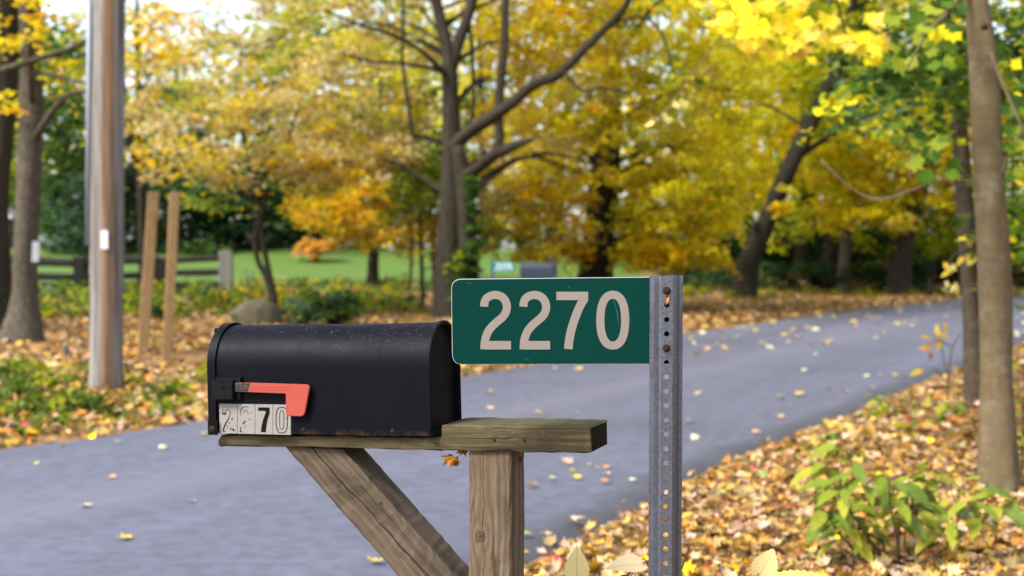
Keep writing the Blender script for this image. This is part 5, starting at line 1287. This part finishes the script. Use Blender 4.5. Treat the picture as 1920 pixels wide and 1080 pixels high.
me = tube_mesh('stem', [stem_path([(1776, 775, 3.5), (1778, 720, 3), (1784, 660, 2.6), (1800, 625, 2)], d), stem_path([(1778, 715, 2.5), (1765, 650, 2), (1757, 610, 1.6)], d), stem_path([(1784, 650, 2), (1760, 640, 1.8), (1735, 650, 1.2)], d), stem_path([(1778, 720, 2), (1750, 690, 1.8), (1722, 690, 1.2)], d)], n=6); me.transform(Matrix.Translation(-Vector(b))); link('stem', me, M_BARK_THIN, sp2)
for (px, py, sz, k, a) in [(1757, 618, .12, 0, .3), (1768, 628, .11, 0, 1.2), (1752, 640, .10, 1, 2.2), (1735, 652, .13, 2, 1.7), (1745, 668, .09, 3, 3.0), (1760, 650, .10, 1, 2.8), (1735, 632, .09, 1, 1.3), (1772, 612, .10, 1, .2), (1718, 698, .13, 0, 2.0), (1764, 640, .1, 0, 3.2)]:
    leaf_obj(sp2, SPL[k], P(px, py, d + random.uniform(-.1, .1)), (random.gauss(0, .3), -1, .4), a, sz)
for (px0, py0, sz) in [(1560, 770, .5), (1668, 775, .4)]:
    b, d = on_ground(px0 + 95, py0 + 10); q = empty('seedling', b, ['yellow green seedling tuft near the road edge', 'bright green seedling tuft midway up the litter'][int(px0 > 1600)], 'plant')
    shrub_leaves(q, [[(px0 + 95, py0 + 12, 3), (px0 + 90, py0 - 10, 2), (px0 + 80, py0 - 28, 1)], [(px0 + 97, py0 + 12, 3), (px0 + 104, py0 - 8, 2), (px0 + 112, py0 - 22, 1)]], 6, .10, SH[1:], int(px0), d)

# a low twiggy sapling close to the camera, its last leaves at the bottom edge of the photo
sb = np.array([.42, 3.02, 0.]); sb[2] = gz(sb[0], sb[1])
sap = empty('sapling', sb, 'bare twiggy sapling with pale yellow leaves along the bottom edge', 'sapling')
def q3(px, py, d): return P(px, py, d)
tw = []
def twig(pts, r0, r1):
    a = np.array([q3(*p) for p in pts]); tw.append([(*p, r0 + (r1 - r0) * i / (len(a) - 1)) for i, p in enumerate(a)])
foot = [(*(sb + np.array([0, 0, -.05])), .006)]
def stem_to(pts, r0=.0045, r1=.001):
    a = [q3(*p) for p in pts]; n = len(a)
    tw.append([(*(sb + np.array([random.uniform(-.02, .02), random.uniform(-.02, .02), -.05])), r0)] + [(*(sb * .5 + a[0] * .5 + np.array([0, 0, .05])), r0 * .9)] + [(*p, r0 * .8 + (r1 - r0 * .8) * i / (n - 1)) for i, p in enumerate(a)])
stem_to([(1165, 1110, 3.0), (1178, 1078, 3.0), (1200, 1060, 3.0), (1216, 1050, 3.0)])
stem_to([(1080, 1130, 2.95), (1081, 1085, 2.95)])
stem_to([(1270, 1110, 3.05), (1280, 1060, 3.05), (1288, 1040, 3.05), (1293, 1026, 3.05)])
stem_to([(1380, 1120, 3.0), (1385, 1080, 3.0), (1392, 1062, 3.0)])
stem_to([(1420, 1125, 2.95), (1425, 1090, 2.95)])
twig([(1170, 1096, 3.0), (1190, 1072, 3.0), (1212, 1062, 3.0), (1225, 1068, 3.0)], .0014, .0006)
twig([(1200, 1062, 3.0), (1190, 1080, 3.0), (1180, 1100, 3.0)], .0012, .0007)
twig([(1284, 1055, 3.05), (1278, 1046, 3.05), (1279, 1036, 3.05)], .0010, .0005)
twig([(1392, 1062, 3.0), (1398, 1056, 3.0)], .0008, .0006)
twig([(1180, 1078, 3.0), (1174, 1068, 3.0)], .0010, .0005)
me = tube_mesh('stem', tw, n=7, sub=5); me.transform(Matrix.Translation(-Vector(sb))); link('stem', me, M_BARK_THIN, sap)
def big_leaf(base_px, tip_px, d0, d1, wid, col, seed, serr=.02, name='leaf', fold=.18, bend=.25, face=(0, -1, .25), label=None):
    a, b_ = np.array(P(*base_px, d0)), np.array(P(*tip_px, d1)); L = np.linalg.norm(b_ - a)
    tv, tf = ovate(22, wid, serr, fold, bend); me = np_mesh('leaf', tv * L, tf, np.tile(np.array(col), (len(tf), 1)), True); me.materials.append(M_VEIN)
    tip = Vector(b_ - a).normalized(); side = tip.cross(Vector(face)).normalized(); nn = side.cross(tip)
    ob = bpy.data.objects.new(name, me); C.objects.link(ob); ob.parent = sap
    ob.matrix_local = Matrix.Translation(Vector((a + b_) / 2 - sb)) @ Matrix((side, tip, nn)).transposed().to_4x4()
    if label: ob['label'] = label
    return ob
big_leaf((1081, 1098), (1082, 1024), 2.95, 2.95, .66, (.85, .72, .32), 1, label='upright pale yellow oval leaf')
big_leaf((1214, 1058), (1138, 1062), 3.0, 2.96, .50, (.74, .58, .34), 2, fold=.3, face=(.1, -.75, .8), label='pale tan drooping leaf')
big_leaf((1418, 1088), (1452, 1030), 2.95, 2.95, .80, (.80, .63, .28), 3, serr=.05, face=(.3, -1, .3), label='tan leaf with a ragged edge')
big_leaf((1428, 1084), (1566, 1076), 2.95, 2.90, .17, (.42, .40, .10), 4, fold=.4, face=(0, -.6, 1), label='long yellow green leaf')
big_leaf((1420, 1086), (1412, 1058), 2.95, 2.95, .42, (.3, .3, .05), 5, label='small folded green leaf')

# ------------------------------------------------------------------ fallen leaves lying singly on the road and on top of the litter
FC = {'pale': (0.4712, 0.418, 0.2736), 'yellow': (0.4712, 0.342, 0.0684), 'tan': (0.418, 0.2736, 0.152), 'pink': (0.4408, 0.2888, 0.228), 'orange': (0.4408, 0.2052, 0.038), 'brown': (0.1824, 0.0988, 0.0456), 'green': (0.2736, 0.3192, 0.0912), 'red': (0.342, 0.076, 0.0532)}
FL = {}
for k, c in FC.items():
    for j, (f, b_, s_) in enumerate([(.35, .6, .2), (-.4, -.5, .5)]):
        FL[k, j] = np_mesh('fallen_leaf', curl(MAPLE_V, f, b_, s_) + np.array([0, 0, .03 if f > 0 else .2]), MAPLE_F, np.tile(np.array(c), (len(MAPLE_F), 1)) * R.uniform(.8, 1.15, (len(MAPLE_F), 1))); FL[k, j].materials.append(M_LITTER)
def fallen(px, py, col, size, label, group):
    p, d = on_ground(px, py)
    x_, y_ = p[0], p[1]; onroad = s_far(x_, y_) < 0 and s_near(x_, y_) < 0
    o = bpy.data.objects.new('fallen_leaf', FL[col, random.randint(0, 1)]); C.objects.link(o)
    o.location = (x_, y_, (.034 if onroad else gz(x_, y_) + .045)); o.rotation_euler = (random.gauss(0, .18 if onroad else .4), random.gauss(0, .18 if onroad else .4), random.uniform(0, 6.28)); o.scale = (size,) * 3
    return tag(o, label, 'leaf', group)
LONE = [(303, 848, 'pale', .11, 'pale leaf on the road just left of the mailbox door, highest there'), (213, 908, 'tan', .085, 'small pinkish tan leaf standing up on the road below the utility pole'),
        (165, 963, 'pale', .10, 'pale elongated leaf on the road at lower left'), (240, 1025, 'yellow', .11, 'pale yellow leaf nearest the bottom left corner of the road'), (360, 952, 'pale', .075, 'small pale leaf on the road left of the diagonal brace'),
        (70, 880, 'green', .06, 'tiny greenish leaf on the road near the left edge'), (222, 838, 'pale', .08, 'pale leaf on the road below the foot of the utility pole'), (188, 824, 'tan', .09, 'tan leaf by the far road edge below the pole'), (153, 827, 'pale', .055, 'tiny pale leaf by the far road edge, left of the pole line'),
        (387, 823, 'tan', .10, 'tan leaf on the road under the mailbox door corner'), (700, 1069, 'yellow', .12, 'yellow leaf on the road tucked left of the brace foot'), (726, 1062, 'orange', .09, 'orange leaf lying over a yellow one left of the brace'),
        (1025, 1014, 'tan', .10, 'tan leaf at the road edge right of the post foot'), (985, 1017, 'green', .09, 'pale green leaf beside the right face of the post'), (1075, 988, 'pink', .15, 'large pinkish leaf at the broken road edge left of the sign post'), (995, 922, 'orange', .11, 'orange leaf on the road just right of the post'), (980, 893, 'pale', .06, 'small pale leaf touching the right side of the post in view'),
        (1465, 790, 'tan', .12, 'tan leaf alone on the road right of the sign post'), (1415, 820, 'tan', .13, 'tan leaf close to the near road edge right of the sign post'), (1310, 745, 'tan', .12, 'tan leaf on the road beside the sign post'), (1300, 830, 'pale', .12, 'pale leaf right of the sign post near the litter')]
for px, py, c, s_, lab in LONE: fallen(px, py, c, s_, lab, 'leaves lying singly on the road')
MID = [(1063, 878, 'pink', .12), (1072, 895, 'yellow', .095), (1033, 910, 'pale', .09), (1080, 908, 'yellow', .085), (1107, 882, 'yellow', .06), (1116, 888, 'pale', .06), (1134, 888, 'orange', .09), (1140, 901, 'pale', .08), (1138, 915, 'orange', .10), (1183, 911, 'pale', .08),
       (921, 773, 'pink', .11), (1010, 782, 'tan', .12), (1085, 780, 'green', .07), (953, 699, 'yellow', .15), (955, 712, 'tan', .15), (985, 720, 'tan', .1), (915, 743, 'yellow', .13), (990, 692, 'tan', .1), (1088, 699, 'yellow', .18), (1040, 697, 'pale', .11), (1126, 688, 'tan', .2), (1108, 708, 'pale', .1)]
for px, py, c, s_ in MID: fallen(px, py, c, s_, f'{c} leaf on the road in view between the timber post and the sign post', 'fallen leaves between the two posts')
FARL = [(1474, 632), (1513, 620), (1532, 623), (1566, 606), (1600, 607), (1627, 598), (1688, 588), (1690, 586), (1709, 617), (1745, 583), (1498, 640), (1556, 646), (1529, 670), (1507, 702), (1674, 683), (1460, 754), (1495, 748), (1585, 742), (1592, 730), (1627, 711), (1632, 735), (1652, 710), (1680, 710), (1694, 714), (1551, 736), (1290, 800)]
def far_leaf(px, py, sz):
    c = random.choice(['pale', 'pale', 'tan', 'yellow'])
    zone = ('just past the sign post' if px < 1380 else 'below the dark leaning tree' if px < 1500 else 'below the slim pale trunk' if px < 1620 else 'below the grey leaning tree' if px < 1720 else 'by the thin bare sapling')
    row = 'along the far edge' if py < 600 - (px - 1400) * .06 else 'mid road' if py < 680 else 'toward the near edge'
    fallen(px, py, c, sz, f'{c} leaf on the road {zone}, {row}', f'{c} leaves scattered down the road')
for px, py in FARL: far_leaf(px, py, random.uniform(.13, .22) * (1.2 if py < 650 else .8))
for _ in range(64):
    px = random.uniform(1290, 1790); py = random.uniform(0, 1)
    e = 622 - (px - 1280) * .115; py = e + 4 + py ** 2 * 60
    far_leaf(px, py, random.uniform(.12, .24))
for _ in range(14):
    px = random.uniform(1890, 1925); fallen(px, random.uniform(570, 650), 'pale', random.uniform(.14, .2), 'pale leaf on the road right of the maple trunk', 'pale leaves right of the maple trunk')
n_top = 0
while n_top < 120:
    px, py = random.uniform(985, 1915), random.uniform(880, 1078)
    p, d = on_ground(px, py)
    if s_near(p[0], p[1]) < .1: continue
    c = random.choice(['pink', 'tan', 'tan', 'tan', 'yellow', 'yellow', 'orange', 'orange', 'brown', 'brown', 'brown', 'green', 'red'])
    zone = ('between the post and the sign post' if px < 1215 else 'just right of the sign post foot' if px < 1400 else 'left of the light green shrub' if px < 1560 else 'around the light green shrub' if px < 1780 else 'at the foot of the maple trunk')
    row = 'near the road edge' if py < 940 else 'midway down the litter' if py < 1010 else 'along the bottom edge'
    fallen(px, py, c, random.uniform(.07, .11), f'{c} leaf on the litter {zone}, {row}', f'{c} leaves on top of the near litter'); n_top += 1
